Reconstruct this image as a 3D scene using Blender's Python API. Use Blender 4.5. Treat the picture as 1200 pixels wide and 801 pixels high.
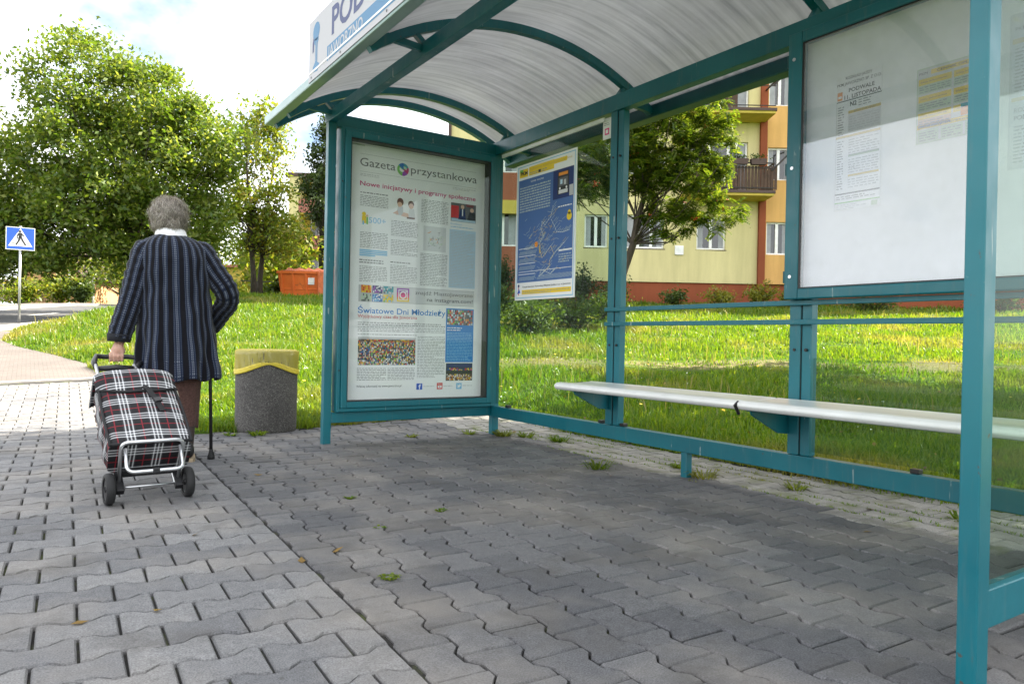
import bpy, bmesh, math, random
import numpy as np
from mathutils import Vector, Matrix, Euler
R = math.radians
for o in list(bpy.data.objects): bpy.data.objects.remove(o)
sc = bpy.context.scene
C = sc.collection
rng = np.random.default_rng(7)
random.seed(7)

# ------------------------------------------------------------------ camera
CAMH = 0.8
YAW, PITCH, ROLL, FPX = R(33.688), R(-0.144), R(1.16), 853.36
fwd = Vector((math.sin(YAW)*math.cos(PITCH), math.cos(YAW)*math.cos(PITCH), math.sin(PITCH)))
r0 = Vector((math.cos(YAW), -math.sin(YAW), 0)); u0 = r0.cross(fwd)
rt = math.cos(ROLL)*r0 + math.sin(ROLL)*u0
up = -math.sin(ROLL)*r0 + math.cos(ROLL)*u0
cd = bpy.data.cameras.new('camera'); cam = bpy.data.objects.new('camera', cd); C.objects.link(cam)
m = Matrix((rt, up, -fwd)).transposed().to_4x4(); m.translation = (0, 0, CAMH)
cam.matrix_world = m
cd.sensor_fit = 'HORIZONTAL'; cd.sensor_width = 36; cd.lens = FPX/1200*36
cd.clip_start = 0.05; cd.clip_end = 3000
cd.dof.use_dof = False
sc.camera = cam
FH = (math.sin(YAW), math.cos(YAW)); RH = (math.cos(YAW), -math.sin(YAW))
def W(u, d): return (RH[0]*u + FH[0]*d, RH[1]*u + FH[1]*d)      # right / ahead of the camera -> plan x, y

# ------------------------------------------------------------------ light
SUN_AZ, SUN_EL = R(100), R(42)
sd = Vector((math.sin(SUN_AZ)*math.cos(SUN_EL), math.cos(SUN_AZ)*math.cos(SUN_EL), math.sin(SUN_EL)))
sl = bpy.data.lights.new('sun', 'SUN'); sl.energy = 4.8; sl.angle = R(0.5); sl.color = (1, .91, .76)
so = bpy.data.objects.new('sun', sl); C.objects.link(so)
so.rotation_euler = (-sd).to_track_quat('-Z', 'Y').to_euler(); so.location = (20, -8, 30)
w = bpy.data.worlds.new('World'); sc.world = w; w.use_nodes = True
nt = w.node_tree; nt.nodes.clear()
wo = nt.nodes.new('ShaderNodeOutputWorld')
sky = nt.nodes.new('ShaderNodeTexSky'); sky.sky_type = 'NISHITA'; sky.sun_disc = False
sky.sun_elevation = SUN_EL; sky.sun_rotation = SUN_AZ; sky.altitude = 250; sky.air_density = 1.0; sky.dust_density = 1.6
bg = nt.nodes.new('ShaderNodeBackground'); bg.inputs[1].default_value = 0.06
bc = nt.nodes.new('ShaderNodeBackground'); bc.inputs[0].default_value = (.97, .985, 1, 1); bc.inputs[1].default_value = 0.60
tc = nt.nodes.new('ShaderNodeTexCoord'); mp = nt.nodes.new('ShaderNodeMapping')
mp.inputs['Scale'].default_value = (1, 1, 1.7); mp.inputs['Location'].default_value = (2.1, 0.7, 1.2)
nz = nt.nodes.new('ShaderNodeTexNoise'); nz.inputs['Scale'].default_value = 1.9; nz.inputs['Detail'].default_value = 7; nz.inputs['Roughness'].default_value = .55
rp = nt.nodes.new('ShaderNodeValToRGB'); rp.color_ramp.elements[0].position = .33; rp.color_ramp.elements[1].position = .51
mx = nt.nodes.new('ShaderNodeMixShader')
L = nt.links.new
L(tc.outputs['Generated'], mp.inputs[0]); L(mp.outputs[0], nz.inputs['Vector']); L(nz.outputs['Fac'], rp.inputs[0])
L(sky.outputs[0], bg.inputs[0]); L(rp.outputs[0], mx.inputs[0]); L(bg.outputs[0], mx.inputs[1]); L(bc.outputs[0], mx.inputs[2]); L(mx.outputs[0], wo.inputs[0])
sc.view_settings.view_transform = 'Standard'; sc.view_settings.look = 'None'; sc.view_settings.gamma = 1
sc.view_settings.exposure = 2.3
sc.cycles.max_bounces = 10; sc.cycles.transparent_max_bounces = 24; sc.cycles.diffuse_bounces = 4
sc.cycles.use_adaptive_sampling = True; sc.cycles.caustics_reflective = False; sc.cycles.caustics_refractive = False

# ------------------------------------------------------------------ materials
class NT:
    def __init__(s, name):
        s.m = bpy.data.materials.new(name); s.m.use_nodes = True; s.t = s.m.node_tree; s.n = s.t.nodes
        s.b = s.n['Principled BSDF']; s.o = s.n['Material Output']
    def N(s, typ, **k):
        x = s.n.new(typ)
        for a, v in k.items():
            if a.startswith('i_'): x.inputs[int(a[2:]) if a[2:].isdigit() else a[2:].replace('_', ' ')].default_value = v
            else: setattr(x, a, v)
        return x
    def L(s, a, b): s.t.links.new(a, b)
    def pos(s): return s.N('ShaderNodeNewGeometry').outputs['Position']
    def obj(s): return s.N('ShaderNodeTexCoord').outputs['Object']
    def noise(s, scale, detail=4, vec=None, rough=.55, out='Fac'):
        x = s.N('ShaderNodeTexNoise'); x.inputs['Scale'].default_value = scale; x.inputs['Detail'].default_value = detail; x.inputs['Roughness'].default_value = rough
        s.L(vec if vec is not None else s.pos(), x.inputs['Vector']); return x.outputs[out]
    def ramp(s, fac, stops, interp='LINEAR'):
        x = s.N('ShaderNodeValToRGB'); cr = x.color_ramp; cr.interpolation = interp
        while len(cr.elements) < len(stops): cr.elements.new(.5)
        for e, (p, c) in zip(cr.elements, stops):
            e.position = p; e.color = (c, c, c, 1) if isinstance(c, (int, float)) else (*c, 1)
        s.L(fac, x.inputs[0]); return x.outputs[0]
    def math(s, op, a, b=None, clamp=False):
        x = s.N('ShaderNodeMath', operation=op, use_clamp=clamp)
        for i, v in enumerate((a, b)):
            if v is None: continue
            if isinstance(v, (int, float)): x.inputs[i].default_value = v
            else: s.L(v, x.inputs[i])
        return x.outputs[0]
    def mix(s, fac, a, b, blend='MIX'):
        x = s.N('ShaderNodeMix', data_type='RGBA', blend_type=blend)
        for i, v in ((0, fac), (6, a), (7, b)):
            if isinstance(v, (int, float)): x.inputs[i].default_value = v if i == 0 else (v, v, v, 1)
            elif isinstance(v, tuple): x.inputs[i].default_value = (*v, 1)
            else: s.L(v, x.inputs[i])
        return x.outputs[2]
    def island(s): return s.N('ShaderNodeNewGeometry').outputs['Random Per Island']
    def rnd(s): return s.math('FRACT', s.math('ADD', s.island(), s.N('ShaderNodeObjectInfo').outputs['Random']))
    def bump(s, h, strength=.3, dist=.01):
        x = s.N('ShaderNodeBump'); x.inputs['Strength'].default_value = strength; x.inputs['Distance'].default_value = dist
        s.L(h, x.inputs['Height']); s.L(x.outputs[0], s.b.inputs['Normal'])
    def base(s, v):
        if isinstance(v, tuple): s.b.inputs['Base Color'].default_value = (*v, 1)
        else: s.L(v, s.b.inputs['Base Color'])
    def set(s, **k):
        for a, v in k.items(): s.b.inputs[a.replace('_', ' ')].default_value = v
M = {}
def plain(name, col, rough=.6, metal=0, var=.12, scale=6, bump=0, bscale=60, spec=.5, coat=0):
    t = NT(name); n = t.noise(scale, 5)
    lo = tuple(c*(1-var) for c in col); hi = tuple(min(1, c*(1+var)) for c in col)
    t.base(t.ramp(n, [(.3, lo), (.7, hi)])); t.set(Roughness=rough, Metallic=metal, Specular_IOR_Level=spec, Coat_Weight=coat)
    if bump: t.bump(t.noise(bscale, 3), bump, .004)
    M[name] = t.m; return t.m
# teal powder coat with dust and a few scuffs
t = NT('teal_paint'); a = t.noise(3, 5); b = t.noise(55, 3)
col = t.ramp(a, [(.3, (.0012, .108, .142)), (.7, (.002, .140, .176))])
chip = t.ramp(b, [(.70, 0.0), (.76, .45)]); col = t.mix(chip, col, (.08, .20, .22))
mpn = t.N('ShaderNodeMapping'); mpn.inputs['Scale'].default_value = (38, 38, 3.2); t.L(t.pos(), mpn.inputs[0])
run = t.noise(1., 5, mpn.outputs[0], .6); col = t.mix(t.ramp(run, [(.56, 0.), (.78, .42)]), col, (.10, .15, .15))
scr = t.math('MULTIPLY', t.ramp(t.noise(1., 2, mpn.outputs[0]), [(.66, 0.), (.68, 1.)]), t.ramp(t.noise(7, 3), [(.56, 0.), (.6, .8)])); col = t.mix(scr, col, (.28, .36, .36))
rust = t.ramp(t.noise(21, 5), [(.715, 0.), (.75, .8)]); col = t.mix(rust, col, (.09, .05, .03)); t.base(col)
t.L(t.ramp(t.noise(9, 4), [(.3, .30), (.7, .48)]), t.b.inputs['Roughness']); t.bump(t.noise(140, 2), .04, .002); M['teal'] = t.m
plain('teal_inner', (.003, .08, .095), .4)
plain('eave_metal', (.25, .35, .35), .35, .2)
plain('white_metal', (.78, .78, .78), .4)
plain('galv', (.45, .46, .47), .35, .8, bump=.05)
plain('alu', (.62, .63, .65), .28, .9)
plain('black_plastic', (.012, .012, .014), .38)
plain('rubber', (.014, .014, .015), .75, bump=.2)
plain('screw', (.03, .03, .03), .4, .5)
t = NT('bench_white'); n = t.noise(4, 5); n2 = t.noise(40, 4)
t.base(t.mix(t.ramp(n2, [(.6, 0.), (.75, .25)]), t.ramp(n, [(.3, (.70, .70, .68)), (.7, (.82, .82, .81))]), (.45, .43, .38))); t.set(Roughness=.28, Coat_Weight=.3); M['bench'] = t.m
# polycarbonate sheet: light comes through, streaks of dirt along the flutes (they run along the arch)
t = NT('polycarbonate')
mpn = t.N('ShaderNodeMapping'); mpn.inputs['Scale'].default_value = (1.1, 26, 1.1); t.L(t.obj(), mpn.inputs[0])
st = t.noise(1.0, 5, mpn.outputs[0], .6)
mp2 = t.N('ShaderNodeMapping'); mp2.inputs['Scale'].default_value = (5, 24, 5); t.L(t.obj(), mp2.inputs[0])
sp = t.ramp(t.noise(1.0, 3, mp2.outputs[0]), [(.735, 0.), (.79, 1.)])
col = t.ramp(st, [(.28, (.52, .52, .52)), (.5, (.66, .655, .65)), (.75, (.77, .765, .76))])
big = t.ramp(t.noise(1.3, 4), [(.3, .80), (.7, 1.)]); col = t.mix(1.0, col, big, 'MULTIPLY')
col = t.mix(t.math('MULTIPLY', sp, .8), col, (.05, .045, .04))
df = t.N('ShaderNodeBsdfDiffuse'); tr = t.N('ShaderNodeBsdfTranslucent'); gl = t.N('ShaderNodeBsdfGlossy'); gl.inputs['Roughness'].default_value = .22
t.L(col, df.inputs[0]); t.L(col, tr.inputs[0])
m1 = t.N('ShaderNodeMixShader'); m1.inputs[0].default_value = .62; t.L(df.outputs[0], m1.inputs[1]); t.L(tr.outputs[0], m1.inputs[2])
m2 = t.N('ShaderNodeMixShader'); m2.inputs[0].default_value = .05; t.L(m1.outputs[0], m2.inputs[1]); t.L(gl.outputs[0], m2.inputs[2])
t.L(m2.outputs[0], t.o.inputs[0]); M['poly'] = t.m
def glass(name, tint, dirt=.05, dirtcol=(.55, .58, .55), boost=1.0):
    t = NT(name); tp = t.N('ShaderNodeBsdfTransparent'); tp.inputs[0].default_value = (*tint, 1)
    gl = t.N('ShaderNodeBsdfGlossy'); gl.inputs['Roughness'].default_value = .015; gl.inputs[0].default_value = (1, 1, 1, 1)
    lw = t.N('ShaderNodeLayerWeight'); fc = t.math('POWER', lw.outputs['Facing'], 5.)
    f = t.math('MULTIPLY', t.math('ADD', t.math('MULTIPLY', fc, .94), .035), boost, True)
    m1 = t.N('ShaderNodeMixShader'); t.L(f, m1.inputs[0]); t.L(tp.outputs[0], m1.inputs[1]); t.L(gl.outputs[0], m1.inputs[2])
    df = t.N('ShaderNodeBsdfDiffuse'); df.inputs[0].default_value = (*dirtcol, 1)
    dn = t.ramp(t.noise(2.2, 6), [(.35, dirt*.3), (.75, dirt*1.6)])
    m2 = t.N('ShaderNodeMixShader'); t.L(dn, m2.inputs[0]); t.L(m1.outputs[0], m2.inputs[1]); t.L(df.outputs[0], m2.inputs[2])
    t.L(m2.outputs[0], t.o.inputs[0]); M[name] = t.m
glass('shelter_glass', (.78, .85, .81), .015, (.5, .53, .5), .24)
glass('case_glass', (.97, .98, .98), .006, (.7, .7, .7), .55)
glass('timetable_glass', (.94, .95, .97), .10, (.86, .87, .92), 2.3)
t = NT('opal_board'); df = t.N('ShaderNodeBsdfDiffuse'); tr = t.N('ShaderNodeBsdfTranslucent'); m1 = t.N('ShaderNodeMixShader'); m1.inputs[0].default_value = .5
for x in (df, tr): x.inputs[0].default_value = (.90, .90, .94, 1)
t.L(df.outputs[0], m1.inputs[1]); t.L(tr.outputs[0], m1.inputs[2]); t.L(m1.outputs[0], t.o.inputs[0]); M['opal_board'] = t.m
t = NT('window_glass'); t.base((.012, .016, .02)); t.set(Roughness=.03, Specular_IOR_Level=.9); M['wglass'] = t.m
plain('curtain', (.32, .33, .36), .8)
# paving
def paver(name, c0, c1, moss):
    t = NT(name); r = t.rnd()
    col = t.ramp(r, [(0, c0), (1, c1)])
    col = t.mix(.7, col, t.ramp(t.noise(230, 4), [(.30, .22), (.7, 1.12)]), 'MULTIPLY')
    vo = t.N('ShaderNodeTexVoronoi'); vo.inputs['Scale'].default_value = 9; t.L(t.pos(), vo.inputs['Vector']); sc_ = t.N('ShaderNodeSeparateColor'); t.L(vo.outputs['Color'], sc_.inputs[0])
    gum = t.math('MULTIPLY', t.math('LESS_THAN', vo.outputs['Distance'], t.math('MULTIPLY', sc_.outputs[1], .16)), t.math('GREATER_THAN', sc_.outputs[0], .84)); col = t.mix(t.math('MULTIPLY', gum, .55), col, (.06, .06, .062))
    col = t.mix(1., col, t.ramp(t.noise(28, 5), [(.3, .84), (.7, 1.08)]), 'MULTIPLY')
    col = t.mix(t.ramp(t.noise(1.6, 5), [(.46, 0.), (.70, .38)]), col, (.34, .30, .25))  # yellowish sunlit patches painted into the paver colour
    col = t.mix(t.ramp(t.noise(2.7, 6), [(.55, 0.), (.68, .55)]), col, (.075, .07, .065))
    sp = t.noise(11, 3); col = t.mix(t.ramp(sp, [(.70, 0.), (.735, .6)]), col, (.06, .058, .055))
    if moss: col = t.mix(t.ramp(t.noise(6, 5), [(.50, 0.), (.66, .6)]), col, (.10, .115, .035))
    t.base(col); t.set(Roughness=.86, Specular_IOR_Level=.35); t.bump(t.noise(260, 4), .5, .0025); M[name] = t.m
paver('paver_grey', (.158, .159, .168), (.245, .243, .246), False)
paver('paver_shaded', (.106, .107, .116), (.172, .171, .177), False)  # darker copy of the grey paver: shade under the roof put into its colour
paver('paver_mossy', (.27, .26, .24), (.36, .345, .32), True)
t = NT('joint'); n = t.noise(7, 5)
t.base(t.ramp(n, [(.30, (.009, .0085, .008)), (.52, (.022, .020, .017)), (.62, (.05, .06, .018)), (.74, (.07, .085, .022))])); t.set(Roughness=.95); t.bump(t.noise(150, 3), .6, .006); M['joint'] = t.m
t = NT('far_paving'); br = t.N('ShaderNodeTexBrick'); br.inputs['Scale'].default_value = 5; br.inputs['Mortar Size'].default_value = .012
br.inputs['Color1'].default_value = (.150, .126, .112, 1); br.inputs['Color2'].default_value = (.120, .104, .096, 1); br.inputs['Mortar'].default_value = (.04, .035, .03, 1)
t.L(t.pos(), br.inputs[0]); t.base(t.mix(1., br.outputs[0], t.ramp(t.noise(1.5, 5), [(.3, .8), (.7, 1.1)]), 'MULTIPLY')); t.set(Roughness=.9); M['far_paving'] = t.m
t = NT('asphalt'); t.base(t.ramp(t.noise(.8, 6), [(.3, (.045, .045, .048)), (.7, (.075, .074, .075))])); t.set(Roughness=.9); t.bump(t.noise(120, 3), .4, .005); M['asphalt'] = t.m
plain('kerb', (.36, .34, .32), .9, var=.2, bump=.3)
plain('road_paint', (.75, .75, .72), .7)
t = NT('lawn_soil'); n = t.noise(.55, 6); n2 = t.noise(9, 5)
col = t.ramp(n, [(.30, (.035, .08, .006)), (.55, (.06, .11, .010)), (.66, (.15, .125, .055)), (.75, (.21, .165, .095))])
dv = t.N('ShaderNodeVectorMath', operation='DOT_PRODUCT'); dv.inputs[1].default_value = (FH[0], FH[1], 0); t.L(t.pos(), dv.inputs[0])
tw = t.math('ABSOLUTE', t.math('SUBTRACT', t.math('ADD', dv.outputs['Value'], t.math('MULTIPLY', t.math('SUBTRACT', t.noise(1.2, 4), .5), 1.3)), 10.4))
col = t.mix(t.ramp(tw, [(.25, .7), (.62, 0.)]), col, (.20, .16, .085))
t.base(t.mix(1., col, t.ramp(n2, [(.3, .6), (.7, 1.2)]), 'MULTIPLY')); t.set(Roughness=.95, Specular_IOR_Level=.1); t.bump(n2, .8, .05); M['soil'] = t.m
def leafmat(name, cols, trans=.45, patch=None, pscale=.5, tmul=1.5, gloss=.025):
    t = NT(name); r = t.island()
    col = t.ramp(r, [(i/(len(cols)-1), c) for i, c in enumerate(cols)])
    if patch: col = t.mix(t.ramp(t.noise(pscale, 4), [(.5, 0.), (.66, .75)]), col, patch)
    df = t.N('ShaderNodeBsdfDiffuse'); tr = t.N('ShaderNodeBsdfTranslucent'); gl = t.N('ShaderNodeBsdfGlossy'); gl.inputs['Roughness'].default_value = .42; gl.inputs[0].default_value = (.9, .95, .9, 1)
    t.L(col, df.inputs[0]); t.L(t.mix(1., col, (tmul*1.05, tmul, tmul*.45), 'MULTIPLY'), tr.inputs[0])
    m1 = t.N('ShaderNodeMixShader'); m1.inputs[0].default_value = trans; t.L(df.outputs[0], m1.inputs[1]); t.L(tr.outputs[0], m1.inputs[2])
    m2 = t.N('ShaderNodeMixShader'); m2.inputs[0].default_value = gloss; t.L(m1.outputs[0], m2.inputs[1]); t.L(gl.outputs[0], m2.inputs[2])
    t.L(m2.outputs[0], t.o.inputs[0]); M[name] = t.m
leafmat('grass', [(.055, .125, .006), (.085, .165, .008), (.125, .20, .010), (.17, .22, .02)], .5, (.25, .22, .06), .55, gloss=.025)
leafmat('leaf_big', [(.055, .105, .012), (.09, .15, .018), (.14, .19, .028), (.21, .24, .065)], .52)
leafmat('leaf_light', [(.09, .145, .014), (.13, .18, .02), (.18, .22, .03), (.23, .19, .035)], .55)
leafmat('leaf_dark', [(.018, .036, .010), (.03, .052, .013), (.045, .07, .018)], .3)
leafmat('leaf_rowan', [(.035, .072, .008), (.065, .115, .010), (.11, .16, .016), (.17, .19, .03)], .52)
leafmat('leaf_shrub', [(.03, .055, .012), (.05, .085, .016), (.09, .125, .022)], .4)
leafmat('leaf_yellow', [(.13, .16, .02), (.19, .20, .03), (.26, .24, .05)], .5)
leafmat('stalk', [(.22, .19, .07), (.30, .26, .11), (.16, .18, .04)], .4); leafmat('dead_leaf', [(.16, .09, .03), (.24, .16, .05), (.10, .06, .03)], .2)
plain('petal', (.75, .76, .72), .7); plain('dandelion', (.65, .45, .03), .7); plain('berry', (.48, .07, .012), .4)
t = NT('bark'); mpn = t.N('ShaderNodeMapping'); mpn.inputs['Scale'].default_value = (9, 9, 2); t.L(t.pos(), mpn.inputs[0])
n = t.noise(2.2, 6, mpn.outputs[0]); t.base(t.ramp(n, [(.3, (.028, .022, .017)), (.7, (.085, .068, .052))])); t.set(Roughness=.95); t.bump(n, .8, .03); M['bark'] = t.m
def render(name, col, dirt=.14):
    t = NT(name); n = t.noise(.5, 6); n2 = t.noise(60, 3)
    mpn = t.N('ShaderNodeMapping'); mpn.inputs['Scale'].default_value = (3.4, 3.4, .35); t.L(t.pos(), mpn.inputs[0]); st = t.noise(1., 6, mpn.outputs[0])
    c_ = t.mix(1., t.ramp(n, [(.3, tuple(c*(1-dirt) for c in col)), (.7, col)]), t.ramp(n2, [(.3, .93), (.7, 1.03)]), 'MULTIPLY')
    t.base(t.mix(1., c_, t.ramp(st, [(.35, .86), (.62, 1.)]), 'MULTIPLY')); t.set(Roughness=.92, Specular_IOR_Level=.2); t.bump(n2, .3, .01); M[name] = t.m
render('r_cream', (.70, .62, .32)); render('r_orange', (.72, .42, .15)); render('r_brown', (.30, .085, .04)); render('r_redbrown', (.36, .125, .075))
render('r_pink', (.5, .33, .24)); render('r_yellow', (.60, .46, .10)); render('r_white', (.55, .52, .45)); render('r_house', (.55, .30, .16)); render('r_mauve', (.42, .17, .14))
plain('frame_white', (.80, .80, .80), .4); plain('iron', (.03, .026, .024), .6, .3); plain('slat_wood', (.065, .035, .022), .8, var=.4); plain('roof_dark', (.08, .05, .045), .8); plain('sill', (.10, .07, .055), .6)
plain('fence_wood', (.17, .105, .06), .9, var=.3)
t = NT('skip_orange'); t.base(t.mix(t.ramp(t.noise(5, 6), [(.62, 0.), (.72, .7)]), t.ramp(t.noise(2, 4), [(.3, (.62, .12, .015)), (.7, (.74, .16, .025))]), (.16, .06, .03))); t.set(Roughness=.5); M['skip'] = t.m
plain('tarp_orange', (.62, .16, .06), .7, var=.25, bump=.5, bscale=14)
plain('car_blue', (.012, .018, .04), .25, .2, coat=.8); plain('lamp_red', (.4, .01, .01), .3)
# exposed aggregate concrete bin
t = NT('aggregate'); v = t.N('ShaderNodeTexVoronoi'); v.inputs['Scale'].default_value = 165; t.L(t.pos(), v.inputs['Vector'])
bw = t.N('ShaderNodeSeparateColor'); t.L(v.outputs['Color'], bw.inputs[0])
col = t.ramp(bw.outputs[0], [(0, (.05, .047, .045)), (.4, (.085, .08, .076)), (.75, (.115, .11, .105)), (1, (.19, .182, .172))])
t.base(t.mix(1., col, t.ramp(t.noise(4, 5), [(.3, .75), (.7, 1.1)]), 'MULTIPLY')); t.set(Roughness=.85); t.bump(v.outputs['Distance'], .6, .006); M['aggregate'] = t.m
t = NT('bin_bag'); wv = t.N('ShaderNodeTexNoise'); wv.inputs['Scale'].default_value = 9
df = t.N('ShaderNodeBsdfDiffuse'); tr = t.N('ShaderNodeBsdfTranslucent'); tp = t.N('ShaderNodeBsdfTransparent'); gl = t.N('ShaderNodeBsdfGlossy'); gl.inputs['Roughness'].default_value = .25
for x in (df, tr): x.inputs[0].default_value = (.74, .64, .13, 1)
tp.inputs[0].default_value = (1, .93, .55, 1)
a1 = t.N('ShaderNodeMixShader'); a1.inputs[0].default_value = .45; t.L(df.outputs[0], a1.inputs[1]); t.L(tr.outputs[0], a1.inputs[2])
a2 = t.N('ShaderNodeMixShader'); a2.inputs[0].default_value = .22; t.L(a1.outputs[0], a2.inputs[1]); t.L(tp.outputs[0], a2.inputs[2])
a3 = t.N('ShaderNodeMixShader'); a3.inputs[0].default_value = .07; t.L(a2.outputs[0], a3.inputs[1]); t.L(gl.outputs[0], a3.inputs[2]); t.L(a3.outputs[0], t.o.inputs[0]); M['bag'] = t.m
plain('bag_band', (.66, .53, .05), .45)
# clothes
def stripes(name, nrep):
    t = NT(name); uv = t.N('ShaderNodeUVMap').outputs[0]; s = t.N('ShaderNodeSeparateXYZ'); t.L(uv, s.inputs[0])
    U = t.math('MULTIPLY', s.outputs[0], nrep); V = s.outputs[1]
    f = t.math('FRACT', U)
    zig = t.math('MULTIPLY', t.math('SINE', t.math('MULTIPLY', V, 520.)), .018)
    g = t.math('ADD', f, zig)
    band = t.ramp(g, [(0, 0.), (.16, 0.), (.175, .5), (.215, .5), (.23, .04), (.335, .04), (.35, 1.), (.395, 1.), (.41, .15), (.44, .15), (.455, 1.), (.50, 1.), (.515, .04), (.61, .04), (.625, .5), (.67, 0.)])
    knit = t.math('GREATER_THAN', t.math('SINE', t.math('MULTIPLY', V, 480.)), -.35)
    band = t.math('MULTIPLY', band, t.math('ADD', t.math('MULTIPLY', knit, .88), .12))
    base = t.ramp(f, [(0, (.006, .006, .009)), (.13, (.006, .006, .009)), (.15, (.010, .017, .042)), (.68, (.010, .017, .042)), (.70, (.006, .006, .009)), (1, (.006, .006, .009))])
    col = t.mix(t.math('MULTIPLY', band, .50), base, (.30, .33, .39))
    col = t.mix(.35, col, t.ramp(t.noise(300, 2), [(.3, .45), (.7, 1.2)]), 'MULTIPLY')
    t.base(col); t.set(Roughness=.95, Specular_IOR_Level=.15, Sheen_Weight=.12); t.bump(t.noise(420, 2), .4, .003); M[name] = t.m
stripes('jacket_torso', 25); stripes('jacket_sleeve', 10)
plain('cuff', (.012, .013, .018), .95, bump=.4, bscale=300); plain('collar', (.74, .74, .76), .8)
plain('skirt', (.105, .052, .044), .95, var=.35, scale=90, bump=.6, bscale=240)
t = NT('skin'); t.base(t.ramp(t.noise(25, 4), [(.3, (.50, .27, .20)), (.7, (.60, .36, .28))])); t.set(Roughness=.55, Subsurface_Weight=.15, Subsurface_Radius=(.012, .005, .003)); M['skin'] = t.m
t = NT('hair'); mpn = t.N('ShaderNodeMapping'); mpn.inputs['Scale'].default_value = (1, 1, 1); t.L(t.obj(), mpn.inputs[0])
t.base(t.ramp(t.noise(46, 5, mpn.outputs[0]), [(.3, (.10, .08, .068)), (.5, (.22, .185, .16)), (.72, (.42, .37, .335))])); t.set(Roughness=.6); t.bump(t.noise(90, 4), .8, .01); M['hair'] = t.m
leafmat('hair_strand', [(.15, .12, .10), (.27, .23, .20), (.50, .45, .41)], .25, None, 1, 1., .08)
plain('eye_white', (.7, .7, .7), .2); plain('stocking', (.05, .035, .03), .8); plain('shoe', (.014, .013, .014), .5); plain('shoe_sole', (.35, .27, .18), .8)
# tartan bag cloth in trolley axes
def tartan(name):
    t = NT(name); uv = t.N('ShaderNodeUVMap').outputs[0]; s = t.N('ShaderNodeSeparateXYZ'); t.L(uv, s.inputs[0])
    def line(axis, offs, wid, per=.116):
        f = t.math('FRACT', t.math('ADD', t.math('DIVIDE', s.outputs[axis], per), 10.))
        out = None
        for o in offs:
            x = t.math('LESS_THAN', t.math('ABSOLUTE', t.math('SUBTRACT', f, o)), wid)
            out = x if out is None else t.math('MAXIMUM', out, x)
        return out
    col = (.010, .010, .012)
    wv = t.math('MULTIPLY', t.math('SINE', t.math('MULTIPLY', t.math('ADD', s.outputs[0], s.outputs[1]), 2600.)), .1)
    grey = t.math('MULTIPLY', t.math('ADD', line(0, (.27,), .22), line(1, (.27,), .22)), .05)
    c = t.mix(grey, col, (.30, .30, .33))
    red = t.math('MAXIMUM', line(0, (.77,), .022), line(1, (.77,), .022)); c = t.mix(t.math('MULTIPLY', red, .5), c, (.34, .015, .03))
    wh = t.math('MULTIPLY', t.math('ADD', line(0, (.13, .27, .41), .026), line(1, (.13, .27, .41), .028)), .46, True)
    c = t.mix(wh, c, (.80, .81, .84))
    t.base(c); t.set(Roughness=.75, Specular_IOR_Level=.3); t.bump(t.noise(30, 4), .25, .006); M[name] = t.m
tartan('tartan')
plain('trim_black', (.010, .010, .012), .8)
# print inks
def ink(name, c, var=.03): return plain('ink_'+name, c, .55, var=var, scale=3)
for n_, c_ in dict(paper=(.86, .86, .86), black=(.025, .025, .028), text=(.30, .30, .31), dark=(.12, .12, .13), magenta=(.55, .015, .17), blue=(.012, .16, .50), sky=(.22, .50, .75), lightblue=(.50, .66, .80),
        panel_blue=(.01, .20, .58), red=(.62, .03, .03), yellow=(.85, .60, .03), green=(.18, .48, .10), grey=(.52, .52, .53), lightgrey=(.66, .66, .67), white=(.85, .85, .85), orange=(.80, .28, .03), skin=(.72, .46, .34),
        brown=(.12, .05, .03), navy=(.012, .03, .14), map_blue=(.065, .145, .37), map_line=(.42, .50, .52), map_gold=(.62, .45, .10), violet=(.30, .04, .42), pink=(.80, .05, .25), teal=(.05, .35, .42), sign_blue=(.02, .10, .52),
        stop_blue=(.06, .19, .36), stop_navy=(.035, .05, .16), sign_white=(.44, .43, .47), palegreen=(.50, .62, .45), hall=(.22, .05, .05)).items(): ink(n_, c_)

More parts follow.
